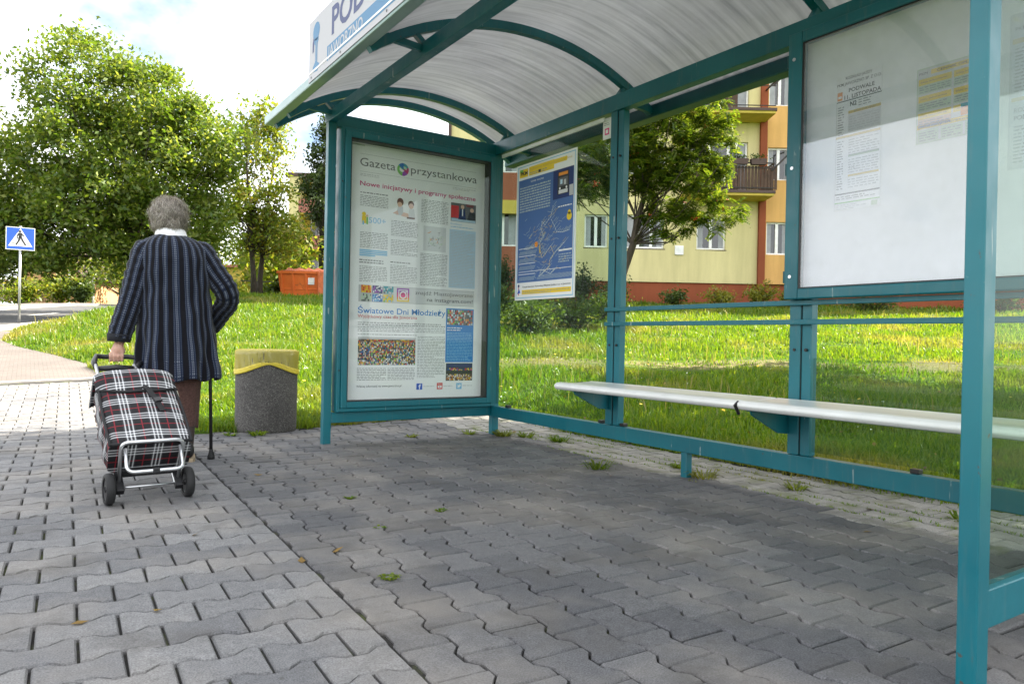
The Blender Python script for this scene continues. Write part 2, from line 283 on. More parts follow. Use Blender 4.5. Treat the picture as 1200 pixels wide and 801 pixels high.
# ------------------------------------------------------------------ builders
def tag(o, label=None, cat=None, group=None, kind=None):
    if label: o['label'] = label
    if cat: o['category'] = cat
    if group: o['group'] = group
    if kind: o['kind'] = kind
    return o
def thing(name, label, cat, loc=(0, 0, 0), rz=0, group=None):
    o = bpy.data.objects.new(name, None); o.empty_display_size = .1; C.objects.link(o); o.location = loc; o.rotation_euler = (0, 0, rz)
    return tag(o, label, cat, group)
class MB:
    def __init__(s): s.v = []; s.f = []; s.mi = []; s.uv = {}
    def add(s, vs, fs, mi=0):
        b = len(s.v); s.v += [tuple(p) for p in vs]; s.f += [tuple(i+b for i in f) for f in fs]; s.mi += [mi]*len(fs); return b
    def box(s, x0, x1, y0, y1, z0, z1, mi=0):
        v = [(x, y, z) for z in (z0, z1) for y in (y0, y1) for x in (x0, x1)]
        s.add(v, [(0, 2, 3, 1), (4, 5, 7, 6), (0, 1, 5, 4), (2, 6, 7, 3), (0, 4, 6, 2), (1, 3, 7, 5)], mi); return s
    def bar(s, p, q, wd, ht, upv=(0, 0, 1), mi=0):
        p = Vector(p); q = Vector(q); d = (q-p).normalized(); sx = d.cross(Vector(upv)).normalized(); uy = sx.cross(d)
        v = []
        for e in (p, q):
            for a, b in ((-1, -1), (1, -1), (1, 1), (-1, 1)): v.append(e + sx*a*wd/2 + uy*b*ht/2)
        s.add(v, [(3, 2, 1, 0), (4, 5, 6, 7), (0, 1, 5, 4), (1, 2, 6, 5), (2, 3, 7, 6), (3, 0, 4, 7)], mi); return s
    def tube(s, pts, rad, n=8, mi=0, cap=True, squash=None):
        pts = [Vector(p) for p in pts]; rad = [rad]*len(pts) if isinstance(rad, (int, float)) else rad
        rings = []; ref = None
        for i, p in enumerate(pts):
            d = (pts[min(i+1, len(pts)-1)] - pts[max(i-1, 0)]).normalized()
            if ref is None: ref = Vector((0, 0, 1)) if abs(d.z) < .9 else Vector((1, 0, 0))
            a = ref - d*ref.dot(d); a.normalize(); ref = a; b = d.cross(a)
            q = squash or (1, 1)
            rings.append([p + (a*math.cos(k*2*math.pi/n)*q[0] + b*math.sin(k*2*math.pi/n)*q[1])*rad[i] for k in range(n)])
        s.loft(rings, mi, cap); return s
    def loft(s, rings, mi=0, cap=True, uvs=None):
        n = len(rings[0]); b = s.add([p for r in rings for p in r], [], mi)
        fs = []
        for i in range(len(rings)-1):
            for k in range(n):
                fs.append((b+i*n+k, b+i*n+(k+1) % n, b+(i+1)*n+(k+1) % n, b+(i+1)*n+k))
        if cap: fs.append(tuple(b+k for k in reversed(range(n)))); fs.append(tuple(b+(len(rings)-1)*n+k for k in range(n)))
        s.f += fs; s.mi += [mi]*len(fs); return s
    def prism(s, outline, d, mi=0):     # outline: list of 3d points, d: extrusion vector
        n = len(outline); o = [Vector(p) for p in outline]; d = Vector(d)
        s.add(o + [p+d for p in o], [tuple(reversed(range(n))), tuple(range(n, 2*n))] + [(k, (k+1) % n, (k+1) % n+n, k+n) for k in range(n)], mi); return s
    def sphere(s, c, r, seg=12, rings=8, mi=0):
        c = Vector(c); r = (r, r, r) if isinstance(r, (int, float)) else r
        rg = []
        for i in range(1, rings):
            a = math.pi*i/rings
            rg.append([c + Vector((r[0]*math.sin(a)*math.cos(2*math.pi*k/seg), r[1]*math.sin(a)*math.sin(2*math.pi*k/seg), -r[2]*math.cos(a))) for k in range(seg)])
        b = len(s.v); s.loft(rg, mi, True); return s
    def build(s, name, mats, parent=None, smooth=False, bevel=0, seg=2, loc=None):
        me = bpy.data.meshes.new(name); me.from_pydata(s.v, [], s.f); me.validate()
        if not isinstance(mats, (list, tuple)): mats = [mats]
        for x in mats: me.materials.append(x if not isinstance(x, str) else M[x])
        if len(mats) > 1 and len(me.polygons) == len(s.mi): me.polygons.foreach_set('material_index', s.mi)
        if smooth: me.polygons.foreach_set('use_smooth', [True]*len(me.polygons))
        bm = bmesh.new(); bm.from_mesh(me); bmesh.ops.recalc_face_normals(bm, faces=bm.faces); bm.to_mesh(me); bm.free()
        o = bpy.data.objects.new(name, me); C.objects.link(o); o.parent = parent
        if loc: o.location = loc
        if bevel:
            md = o.modifiers.new('bevel', 'BEVEL'); md.width = bevel; md.segments = seg; md.limit_method = 'ANGLE'; md.angle_limit = R(40)
            md.harden_normals = False
        return o
def npmesh(name, verts, faces, mat, parent=None, smooth=False, n=4):
    me = bpy.data.meshes.new(name); nv, nf = len(verts), len(faces)
    me.vertices.add(nv); me.vertices.foreach_set('co', np.asarray(verts, np.float32).ravel())
    me.loops.add(nf*n); me.loops.foreach_set('vertex_index', np.asarray(faces, np.int32).ravel())
    me.polygons.add(nf); me.polygons.foreach_set('loop_start', np.arange(nf, dtype=np.int32)*n)
    me.update(); me.validate(); me.materials.append(mat if not isinstance(mat, str) else M[mat])
    if smooth: me.polygons.foreach_set('use_smooth', np.ones(nf, bool))
    o = bpy.data.objects.new(name, me); C.objects.link(o); o.parent = parent; return o
def copy_tree(o, parent=None):
    c = o.copy(); C.objects.link(c); c.parent = parent
    for ch in list(o.children): copy_tree(ch, c)
    return c
def sm(x): x = max(0., min(1., x)); return x*x*(3-2*x)

# ------------------------------------------------------------------ terrain
LAWN = [(4.02, -14), (4.02, 6.28), (1.30, 6.30), (1.12, 7.5), (.93, 10.6), (.73, 12.4), (.34, 14.1), (-.14, 15.8), (-.42, 17.4), (-.35, 19), (-.18, 21.4), (.03, 22.4), (42, 104.8), (120, 104.8), (120, -14)]
LP = np.array(LAWN)
def inside_poly(x, y, P=LP):
    ins = np.zeros(np.shape(x), bool); n = len(P)
    for i in range(n):
        x1, y1 = P[i]; x2, y2 = P[(i+1) % n]
        c = ((y1 > y) != (y2 > y)) & (x < (x2-x1)*(y-y1)/((y2-y1) if y2 != y1 else 1e-9)+x1); ins ^= c
    return ins
def edge_dist(x, y, P=LP):
    d = np.full(np.shape(x), 1e9)
    for i in range(len(P)-1):
        a = P[i]; b = P[i+1]; ab = b-a; t_ = np.clip(((x-a[0])*ab[0]+(y-a[1])*ab[1])/(ab@ab), 0, 1)
        d = np.minimum(d, np.hypot(x-a[0]-t_*ab[0], y-a[1]-t_*ab[1]))
    return d
def zpath(x, y):
    d = np.asarray(x)*FH[0]+np.asarray(y)*FH[1]
    return np.where(d < 6.4, 0, np.where(d < 34, .075*(d-6.4), np.where(d < 100, 2.07+.034*(d-34), 4.31)))
def zlawn(x, y):
    x = np.asarray(x, float); y = np.asarray(y, float); d = x*FH[0]+y*FH[1]
    z = np.where(d < 6.2, 0, np.where(d < 27, .106*(d-6.2), np.where(d < 34, 2.205, np.where(d < 100, 2.205+.045*(d-34), 5.2))))
    z = z + .05*np.sin(x*1.3+y*.4)*np.sin(y*1.1-x*.6)*np.clip((d-6)/4, 0, 1)
    return z
def ground(x, y):
    x = np.asarray(x, float); y = np.asarray(y, float)
    ins = inside_poly(x, y); e = np.where(ins, edge_dist(x, y), 0); wgt = np.clip(e/2.6, 0, 1); wgt = wgt*wgt*(3-2*wgt)
    zp = zpath(x, y); bank = np.where(ins, .05*np.clip(e/.25, 0, 1), 0)
    return zp*(1-wgt)+zlawn(x, y)*wgt + bank
def gz(x, y): return float(ground(np.array([x]), np.array([y]))[0])
def axis(segs):
    out = []
    for a, b, s_ in segs: out.append(np.arange(a, b, s_))
    return np.concatenate(out + [np.array([segs[-1][1]])])
xs = axis([(-600, -100, 100), (-100, -30, 10), (-30, -6, 2), (-6, -1, .5), (-1, 16, .2), (16, 30, .7), (30, 60, 2), (60, 120, 10), (120, 600, 80)])
ys = axis([(-300, -50, 50), (-50, -10, 5), (-10, -2, .8), (-2, 24, .2), (24, 45, .5), (45, 70, 2), (70, 120, 8), (120, 900, 80)])
X, Y = np.meshgrid(xs, ys); Z = ground(X, Y) - .045
ins = inside_poly(X, Y); Z = np.where(ins, Z+.045-.004*0, Z-.03)
nx, ny = len(xs), len(ys)
idx = np.arange(nx*ny).reshape(ny, nx)
F = np.stack([idx[:-1, :-1], idx[:-1, 1:], idx[1:, 1:], idx[1:, :-1]], -1).reshape(-1, 4)
g = npmesh('ground', np.stack([X, Y, Z], -1).reshape(-1, 3), F, 'soil', smooth=True); tag(g, kind='structure')

# ---- pavers (two beds laid either side of the straight joint)
TH = .0382                                      # the joint runs 2.2 degrees off the shelter's axis
def line_x(y): return .74 + TH*y
ca, sa = math.cos(math.atan(TH)), math.sin(math.atan(TH))
def bed_to_world(a, b): return (.74 + a*ca + b*sa, -a*sa + b*ca)     # a across, b along the joint
PL, PW, PA, PP = .20, .14, .0125, .034
def paver_outline(gap=.0036):
    l = PL/2-gap
    top = [(-l, PA), (-PL/2+PP, PA), (-PP, -PA), (PP, -PA), (PL/2-PP, PA), (l, PA)]
    o = [(x, PW/2-gap+s_) for x, s_ in top] + [(x, -PW/2+gap-s_) for x, s_ in reversed(top)]
    return o[::-1]
OUT = paver_outline()
def clip(poly, n, c):                           # keep n.p <= c
    out = []
    for i in range(len(poly)):
        p, q = poly[i], poly[(i+1) % len(poly)]; dp = n[0]*p[0]+n[1]*p[1]-c; dq = n[0]*q[0]+n[1]*q[1]-c
        if dp <= 0: out.append(p)
        if (dp < 0) != (dq < 0):
            t_ = dp/(dp-dq); out.append((p[0]+(q[0]-p[0])*t_, p[1]+(q[1]-p[1])*t_))
    return out
def block(poly):                                # local verts + faces: worn arris, then the side
    n = len(poly); cx = sum(p[0] for p in poly)/n; cy = sum(p[1] for p in poly)/n
    ins_ = []
    for p in poly:
        dx, dy = cx-p[0], cy-p[1]; l_ = math.hypot(dx, dy) or 1; ins_.append((p[0]+dx/l_*.0065, p[1]+dy/l_*.0065))
    v = [(x, y, 0) for x, y in ins_] + [(x, y, -.0065) for x, y in poly] + [(x, y, -.03) for x, y in poly]
    f = [tuple(range(n))] + [(k, k+n, (k+1) % n+n, (k+1) % n) for k in range(n)] + [(k+n, k+2*n, (k+1) % n+2*n, (k+1) % n+n) for k in range(n)]
    f = [tuple(reversed(q)) if False else q for q in f]
    return v, f
def ccw(poly):
    a = sum(poly[i][0]*poly[(i+1) % len(poly)][1]-poly[(i+1) % len(poly)][0]*poly[i][1] for i in range(len(poly)))
    return poly if a > 0 else poly[::-1]
def cam_px(p):
    d = Vector(p)-Vector((0, 0, CAMH)); z = d.dot(fwd)
    if z < .1: return None
    return 600+FPX*d.dot(rt)/z, 400.5-FPX*d.dot(up)/z, z
def lay(bedname, items, mat_of):
    """items: (a, b, rot, poly or None)"""
    floor = bedname
    seen = []
    for it in items:
        a, b, rot, poly = it; x, y = bed_to_world(a, b); px = cam_px((x, y, float(zpath(x, y))))
        vis = px is not None and -40 < px[0] < 1240 and px[1] < 850
        seen.append((px[2] if vis else 1e9, it))
    seen.sort(key=lambda q: q[0])
    cache = {}; stuff = {}
    slope = math.atan(.075)
    for i, (dist, (a, b, rot, poly)) in enumerate(seen):
        x, y = bed_to_world(a, b); z = float(zpath(x, y)); tilt = slope if z > 0 else 0
        pl = ccw(poly or OUT)
        dz = random.gauss(0, .0013); rx, ry = random.gauss(0, .008), random.gauss(0, .008); rr = random.gauss(0, .008)
        mt = Matrix.Translation((x, y, z+dz)) @ Matrix.Rotation(tilt, 4, Vector((RH[0], RH[1], 0))) @ Matrix.Rotation(rot-math.atan(TH)+rr, 4, 'Z') @ Euler((rx, ry, 0)).to_matrix().to_4x4()
        mat = mat_of(x, y)
        if i < 300 and dist < 1e8:
            key = (mat, None if poly is None else i)
            if key not in cache:
                v, f = block(pl); me = bpy.data.meshes.new('brick'); me.from_pydata(v, [], f); me.materials.append(M[mat]); cache[key] = me
            o = bpy.data.objects.new('brick', cache[key]); C.objects.link(o); o.parent = floor; o.matrix_world = mt
        else:
            sb = stuff.setdefault(mat, MB()); v, f = block(pl); sb.add([mt @ Vector(p) for p in v], f)
    for k, sb in stuff.items():
        o = sb.build('bricks', k, floor); tag(o, kind='stuff')
def sheet(name, pts, mat, dz, zf=zpath, kind='structure', sub=.4):
    """a ground sheet over a polygon: grid clipped to the polygon"""
    P = np.array(pts); x0, y0 = P.min(0); x1, y1 = P.max(0); mb = MB()
    nx_ = max(1, int(math.ceil((x1-x0)/sub))); ny_ = max(1, int(math.ceil((y1-y0)/sub)))
    for i in range(nx_):
        for j in range(ny_):
            q = [tuple(p) for p in pts]
            for n_, c_ in (((-1, 0), -(x0+i*(x1-x0)/nx_)), ((1, 0), x0+(i+1)*(x1-x0)/nx_), ((0, -1), -(y0+j*(y1-y0)/ny_)), ((0, 1), y0+(j+1)*(y1-y0)/ny_)):
                if q: q = clip(q, n_, c_)
            if len(q) >= 3: mb.add([(x, y, float(zf(x, y))+dz) for x, y in q], [tuple(range(len(q)))])
    o = mb.build(name, mat); tag(o, kind=kind)
    bm = bmesh.new(); bm.from_mesh(o.data)
    for f_ in bm.faces:
        if f_.normal.z < 0: f_.normal_flip()
    bm.to_mesh(o.data); bm.free(); return o
side = sheet('pavement', [(-3, -2), (line_x(-2)-.003, -2), (line_x(10.6)-.003, 10.6), (-3, 10.6)], 'joint', -.016)
flr = sheet('shelter_floor', [(line_x(-2)+.003, -2), (4.06, -2), (4.06, 6.33), (line_x(6.33)+.003, 6.33)], 'joint', -.014)
items = []
for j in range(-8, 77):
    for i in range(-14, 1):
        a = -(.5 if j % 2 else 0)*PL + i*PL + .1; b = j*PW
        if b > 10.35: continue
        poly = None; sx = -.004
        if a+PL/2 > sx:
            if a-PL/2 > sx-.03: continue
            poly = clip([(x, y) for x, y in OUT], (1, 0), sx-a)
            if len(poly) < 3: continue
        items.append((a, b, 0, poly))
lay(side, items, lambda x, y: 'paver_grey')
items = []
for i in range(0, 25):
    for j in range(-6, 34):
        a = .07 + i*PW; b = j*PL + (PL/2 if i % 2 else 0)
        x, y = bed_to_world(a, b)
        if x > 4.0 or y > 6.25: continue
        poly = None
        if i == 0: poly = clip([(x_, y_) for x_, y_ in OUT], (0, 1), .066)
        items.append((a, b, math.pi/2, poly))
lay(flr, items, lambda x, y: 'paver_mossy' if x > 3.30 + .12*math.sin(y*3) else 'paver_shaded')
# far stretch of the footway, its cross kerb, the road and the far kerb
sheet('footpath', [(-12, 10.63), (line_x(10.6), 10.63), (.75, 12.4), (.36, 14.1), (-.12, 15.8), (-.40, 17.4), (-.33, 19), (-.3, 20.3), (-12, 18.5)], 'far_paving', .0)
mb = MB(); mb.bar((-3, 10.62, float(zpath(-3, 10.62))-.02), (line_x(10.6), 10.62, float(zpath(1.1, 10.62))-.02), .08, .06); o = mb.build('kerb', 'kerb', bevel=.008); tag(o, kind='structure')
A27 = R(27); rd = np.array([math.sin(A27), math.cos(A27)]); rn = np.array([math.cos(A27), -math.sin(A27)])
p0 = np.array([-.30, 22.3])
def rp_(s_, off): q = p0 + rd*s_ + rn*off; return (float(q[0]), float(q[1]))
sheet('road', [rp_(-22, 0), rp_(95, 0), rp_(95, -5.9), rp_(-22, -5.9)], 'asphalt', -.06, sub=3)
for off in (0.06, -5.96):
    mb = MB()
    for s_ in range(-22, 95, 2):
        a, b = rp_(s_, off), rp_(s_+2, off); mb.bar((*a, float(zpath(*a))-.03), (*b, float(zpath(*b))-.03), .15, .16)
    o = mb.build('kerb', 'kerb', bevel=.01); tag(o, kind='structure')
mb = MB()
for s_ in np.arange(-16, 60, 4.5):
    for k in range(3):
        a, b = rp_(s_+k*.7, -2.95), rp_(s_+k*.7+.7, -2.95); n_ = rn*.06
        mb.add([(a[0]-n_[0], a[1]-n_[1], float(zpath(*a))-.054), (a[0]+n_[0], a[1]+n_[1], float(zpath(*a))-.054), (b[0]+n_[0], b[1]+n_[1], float(zpath(*b))-.054), (b[0]-n_[0], b[1]-n_[1], float(zpath(*b))-.054)], [(0, 1, 2, 3)])
o = mb.build('road_marking', 'road_paint'); tag(o, kind='structure')
sheet('far_pavement', [rp_(-22, -6.05), rp_(95, -6.05), rp_(95, -7.6), rp_(-22, -7.6)], 'far_paving', .03, sub=3)
# ------------------------------------------------------------------ bus shelter
XF, XB = 1.86, 3.32              # front and back post planes
YE, YN = 5.24, .815              # far end (poster case) and near end
S = thing('bus_shelter', 'teal metal bus shelter with curved translucent roof and white bench seats', 'bus shelter', (2.55, 3.0, 0))
OFF = Vector((-2.55, -3.0, 0))
def part(mb, name, mat, parent=None, **k):
    mb.v = [tuple(Vector(p)+OFF) for p in mb.v] if parent is None or parent in SP else mb.v
    o = mb.build(name, mat, parent or S, **k); SP.add(o); return o
SP = {S}
BV = .004
def pbox(name, x0, x1, y0, y1, z0, z1, mat='teal', parent=None, bevel=BV):
    mb = MB(); mb.box(x0, x1, y0, y1, z0, z1); return part(mb, name, mat, parent, bevel=bevel)
# posts
for y0, y1 in ((YE-.005, YE+.055), (.793, .838)): pbox('post', XF-.03, XF+.03, y0, y1, -.06, 2.385)
BP = (YE, 3.715, 2.285, YN)
for i, y in enumerate(BP):
    if i in (1, 2):
        pbox('post', XB-.03, XB+.03, y-.005, y+.06, .242, 2.36)
        pbox('post', XB-.022, XB+.03, y-.062, y-.008, .242, 2.358)
        mb = MB(); mb.box(XB-.0245, XB-.02, y-.0085, y-.0045, .25, 2.35); part(mb, 'post_joint', 'screw')
        for z in (.78, 1.5, 2.05):
            for dy in (.028, -.038):
                mb = MB(); mb.tube([(XB-.034, y+dy, z), (XB-.02, y+dy, z)], .008, 8); part(mb, 'screw', 'screw')
    else: pbox('post', XB-.03, XB+.03, y-.03, y+.03, -.06, 2.36)
for y in (3.06,): pbox('foot', XB-.022, XB+.022, y-.025, y+.025, -.06, .148)
# beams
pbox('beam', XF-.03, XF+.03, .50, 5.325, 2.387, 2.468)
pbox('beam', XB-.035, XB+.035, .50, 5.325, 2.362, 2.472)
pbox('beam', XB-.03, XB+.03, YN+.032, YE-.032, .148, .240)
for y in (5.02, 3.84, 3.62, 1.70):
    pbox('clip', XB-.018, XB+.02, y-.02, y+.02, .2405, .262, 'black_plastic', bevel=.003)
# poster case at the far end
for z0, z1 in ((.157, .236), (2.358, 2.455)): pbox('crossbar', XF+.031, XB-.031, YE, YE+.05, z0, z1)
cx0, cx1, cz0, cz1 = XF+.052, XB-.0, .240, 2.356
def frame(name, x0, x1, z0, z1, wd, y0, y1, mat='teal', bevel=.005):
    mb = MB()
    mb.box(x0, x0+wd, y0, y1, z0, z1); mb.box(x1-wd, x1, y0, y1, z0, z1)
    mb.box(x0+wd, x1-wd, y0, y1, z0, z0+wd); mb.box(x0+wd, x1-wd, y0, y1, z1-wd, z1)
    return part(mb, name, mat, bevel=bevel)
fo = frame('case_frame', cx0, cx1-.032, cz0, cz1, .030, YE-.045, YE+.06)
frame('case_frame', cx0+.0305, cx1-.0625, cz0+.0305, cz1-.0265, .045, YE-.06, YE+.04)
frame('case_seal', cx0+.076, cx1-.108, cz0+.076, cz1-.072, .007, YE-.052, YE+.04, 'black_plastic', 0)
mb = MB(); mb.box(cx0+.03, cx1-.06, YE+.041, YE+.052, cz0+.03, cz1-.03); part(mb, 'case_back', 'white_metal')
mb = MB(); mb.box(cx0+.079, cx1-.111, YE-.046, YE-.042, cz0+.079, cz1-.075); part(mb, 'case_pane', 'case_glass')
for z in (.55, 1.30, 1.95):
    mb = MB(); mb.tube([(cx0+.016, YE-.049, z), (cx0+.016, YE-.04, z)], .006, 8); part(mb, 'screw', 'screw')
# roof: arch ribs, struts, sheet, eave and gutter
RC = (2.60, .86, 1.89)
def arch_pt(x, r=RC[2]): return math.sqrt(r*r-(x-RC[0])**2) + RC[1]
def arch(y, wd=.045, ht=.05, x0=1.50, x1=3.63):
    n = 26; r1 = RC[2]-.012; r0_ = r1-ht; mb = MB(); rings = []
    for i in range(n+1):
        x = x0+(x1-x0)*i/n; a = Vector((x-RC[0], arch_pt(x, r1)-RC[1])).normalized()
        rings.append([(RC[0]+a.x*r_, y+s_*wd/2, RC[1]+a.y*r_) for r_, s_ in ((r0_, -1), (r0_, 1), (r1, 1), (r1, -1))])
    mb.loft(rings); return part(mb, 'rib', 'teal')
for i, y in enumerate((5.50, 5.19, 3.73, 2.27, .82, .46)):
    arch(y, .05 if i in (0, 5) else .045)
    if i in (0, 5): continue
    mb = MB(); mb.bar((XF-.028, y, 2.435), (1.60, y, 2.452), .03, .036); part(mb, 'strut', 'teal')
    mb = MB(); mb.bar((XF-.01, y, 2.46), (XF-.075, y, arch_pt(XF-.075)-.05), .028, .034, (0, 1, 0)); part(mb, 'strut', 'teal')
    mb = MB(); mb.bar((XB-.01, y, 2.465), (XB+.045, y, arch_pt(XB+.045)-.05), .028, .034, (0, 1, 0)); part(mb, 'strut', 'teal')
    mb = MB(); mb.bar((XB+.036, y-.02, 2.43), (3.63, y-.02, 2.415), .03, .035); part(mb, 'strut', 'teal')
mb = MB(); rings = []
for i in range(41):
    x = 1.475+(3.66-1.475)*i/40; z = arch_pt(x); rings.append([(x, .40, z-.009), (x, 5.57, z-.009), (x, 5.57, z), (x, .40, z)])
mb.loft(rings); roof = part(mb, 'roof_sheet', 'poly')
pbox('eave', 1.455, 1.525, .40, 5.58, 2.368, 2.432, 'eave_metal', bevel=.008)
mb = MB(); mb.box(3.60, 3.70, .40, 5.58, 2.372, 2.47); part(mb, 'gutter', 'teal_inner', bevel=.006)
# rails behind the bench
for z in (1.02, .922):
    mb = MB(); mb.box(XB-.052, XB-.032, YN+.03, 3.78, z-.013, z+.013); part(mb, 'rail', 'teal', bevel=.003)
# glazing
def pane(x0, x1, y0, y1, z0, z1, mat='shelter_glass'):
    mb = MB(); mb.box(x0, x1, y0, y1, z0, z1); return part(mb, 'pane', mat)
pane(XB-.003, XB+.003, 3.78, YE-.03, .264, 2.32)
pane(XB-.003, XB+.003, YN+.03, 2.22, .264, .74)
pane(XF+.03, XB-.03, YN-.003, YN+.003, .237, 2.28)
pbox('end_rail', XF+.031, XB-.031, .797, .834, .142, .2355)
pbox('end_rail', XF+.031, XB-.031, .797, .834, 2.281, 2.36)
mb = MB(); mb.box(XB-.02, XB-.01, 3.86, 5.16, 2.325, 2.352); part(mb, 'glazing_strip', 'white_metal')
# timetable case along the back
ty0, ty1, tz0, tz1 = .862, 2.335, 1.036, 2.385
tx = XB-.10
mb = MB(); fw = .078
mb.box(tx, XB-.033, ty1-fw, ty1, tz0, tz1); mb.box(tx, XB-.033, ty0, ty0+fw, tz0, tz1)
mb.box(tx, XB-.033, ty0+fw, ty1-fw, tz0, tz0+.052); mb.box(tx, XB-.033, ty0+fw, ty1-fw, tz1-.06, tz1)
part(mb, 'timetable_frame', 'teal', bevel=.006)
mb = MB()
for a in ((ty1-fw-.008, ty1-fw, tz0+.052, tz1-.06), (ty0+fw, ty0+fw+.008, tz0+.052, tz1-.06), (ty0+fw+.008, ty1-fw-.008, tz0+.052, tz0+.058), (ty0+fw+.008, ty1-fw-.008, tz1-.066, tz1-.06)):
    mb.box(tx+.006, tx+.02, *a)
part(mb, 'timetable_seal', 'black_plastic')
mb = MB(); mb.box(XB-.050, XB-.040, ty0+fw+.001, ty1-fw-.001, tz0+.053, tz1-.061); part(mb, 'timetable_board', 'opal_board')
mb = MB(); mb.box(tx+.010, tx+.014, ty0+fw+.009, ty1-fw-.009, tz0+.059, tz1-.067); part(mb, 'timetable_pane', 'timetable_glass')
for z in (1.15, 1.70, 2.25):
    mb = MB(); mb.tube([(tx-.003, ty1-.035, z), (tx+.003, ty1-.035, z)], .009, 10); part(mb, 'screw', 'alu')
    mb = MB(); mb.tube([(tx+.01, ty1+.003, z-.03), (tx+.01, ty1+.003, z+.03)], .008, 8); part(mb, 'hinge', 'teal_inner')
# bench: two moulded seats on triangular brackets
for y0, y1 in ((2.392, 3.89), (.86, 2.386)):
    prof = [(2.965, .476), (2.945, .482), (2.933, .496), (2.936, .512), (2.952, .5225), (2.985, .526), (3.10, .520), (3.22, .524), (3.262, .530), (3.272, .52), (3.268, .490), (3.24, .486), (3.10, .483)]
    mb = MB(); rings = []
    n = 9
    for i in range(n):
        t_ = i/(n-1); yy = y0+(y1-y0)*t_; k = .988 if i in (0, n-1) else 1
        rings.append([(3.10+(x-3.10)*k, yy, .503+(z-.503)*k) for x, z in prof])
    mb.loft(rings); part(mb, 'bench_seat', 'bench', smooth=False, bevel=.006, seg=3)
for y in (3.745, 2.345, .90):
    mb = MB(); o_ = [(3.288, y-.006, .474), (2.99, y-.006, .474), (3.0, y-.006, .452), (3.21, y-.006, .352), (3.288, y-.006, .345)]
    mb.prism(o_, (0, .012, 0)); mb.box(3.0, 3.288, y-.03, y+.03, .468, .4745); part(mb, 'bench_bracket', 'teal', bevel=.002)
mb = MB(); mb.tube([(2.955, 2.389, .515), (2.93, 2.389, .50), (2.96, 2.389, .455)], .009, 8); part(mb, 'bench_clip', 'black_plastic')

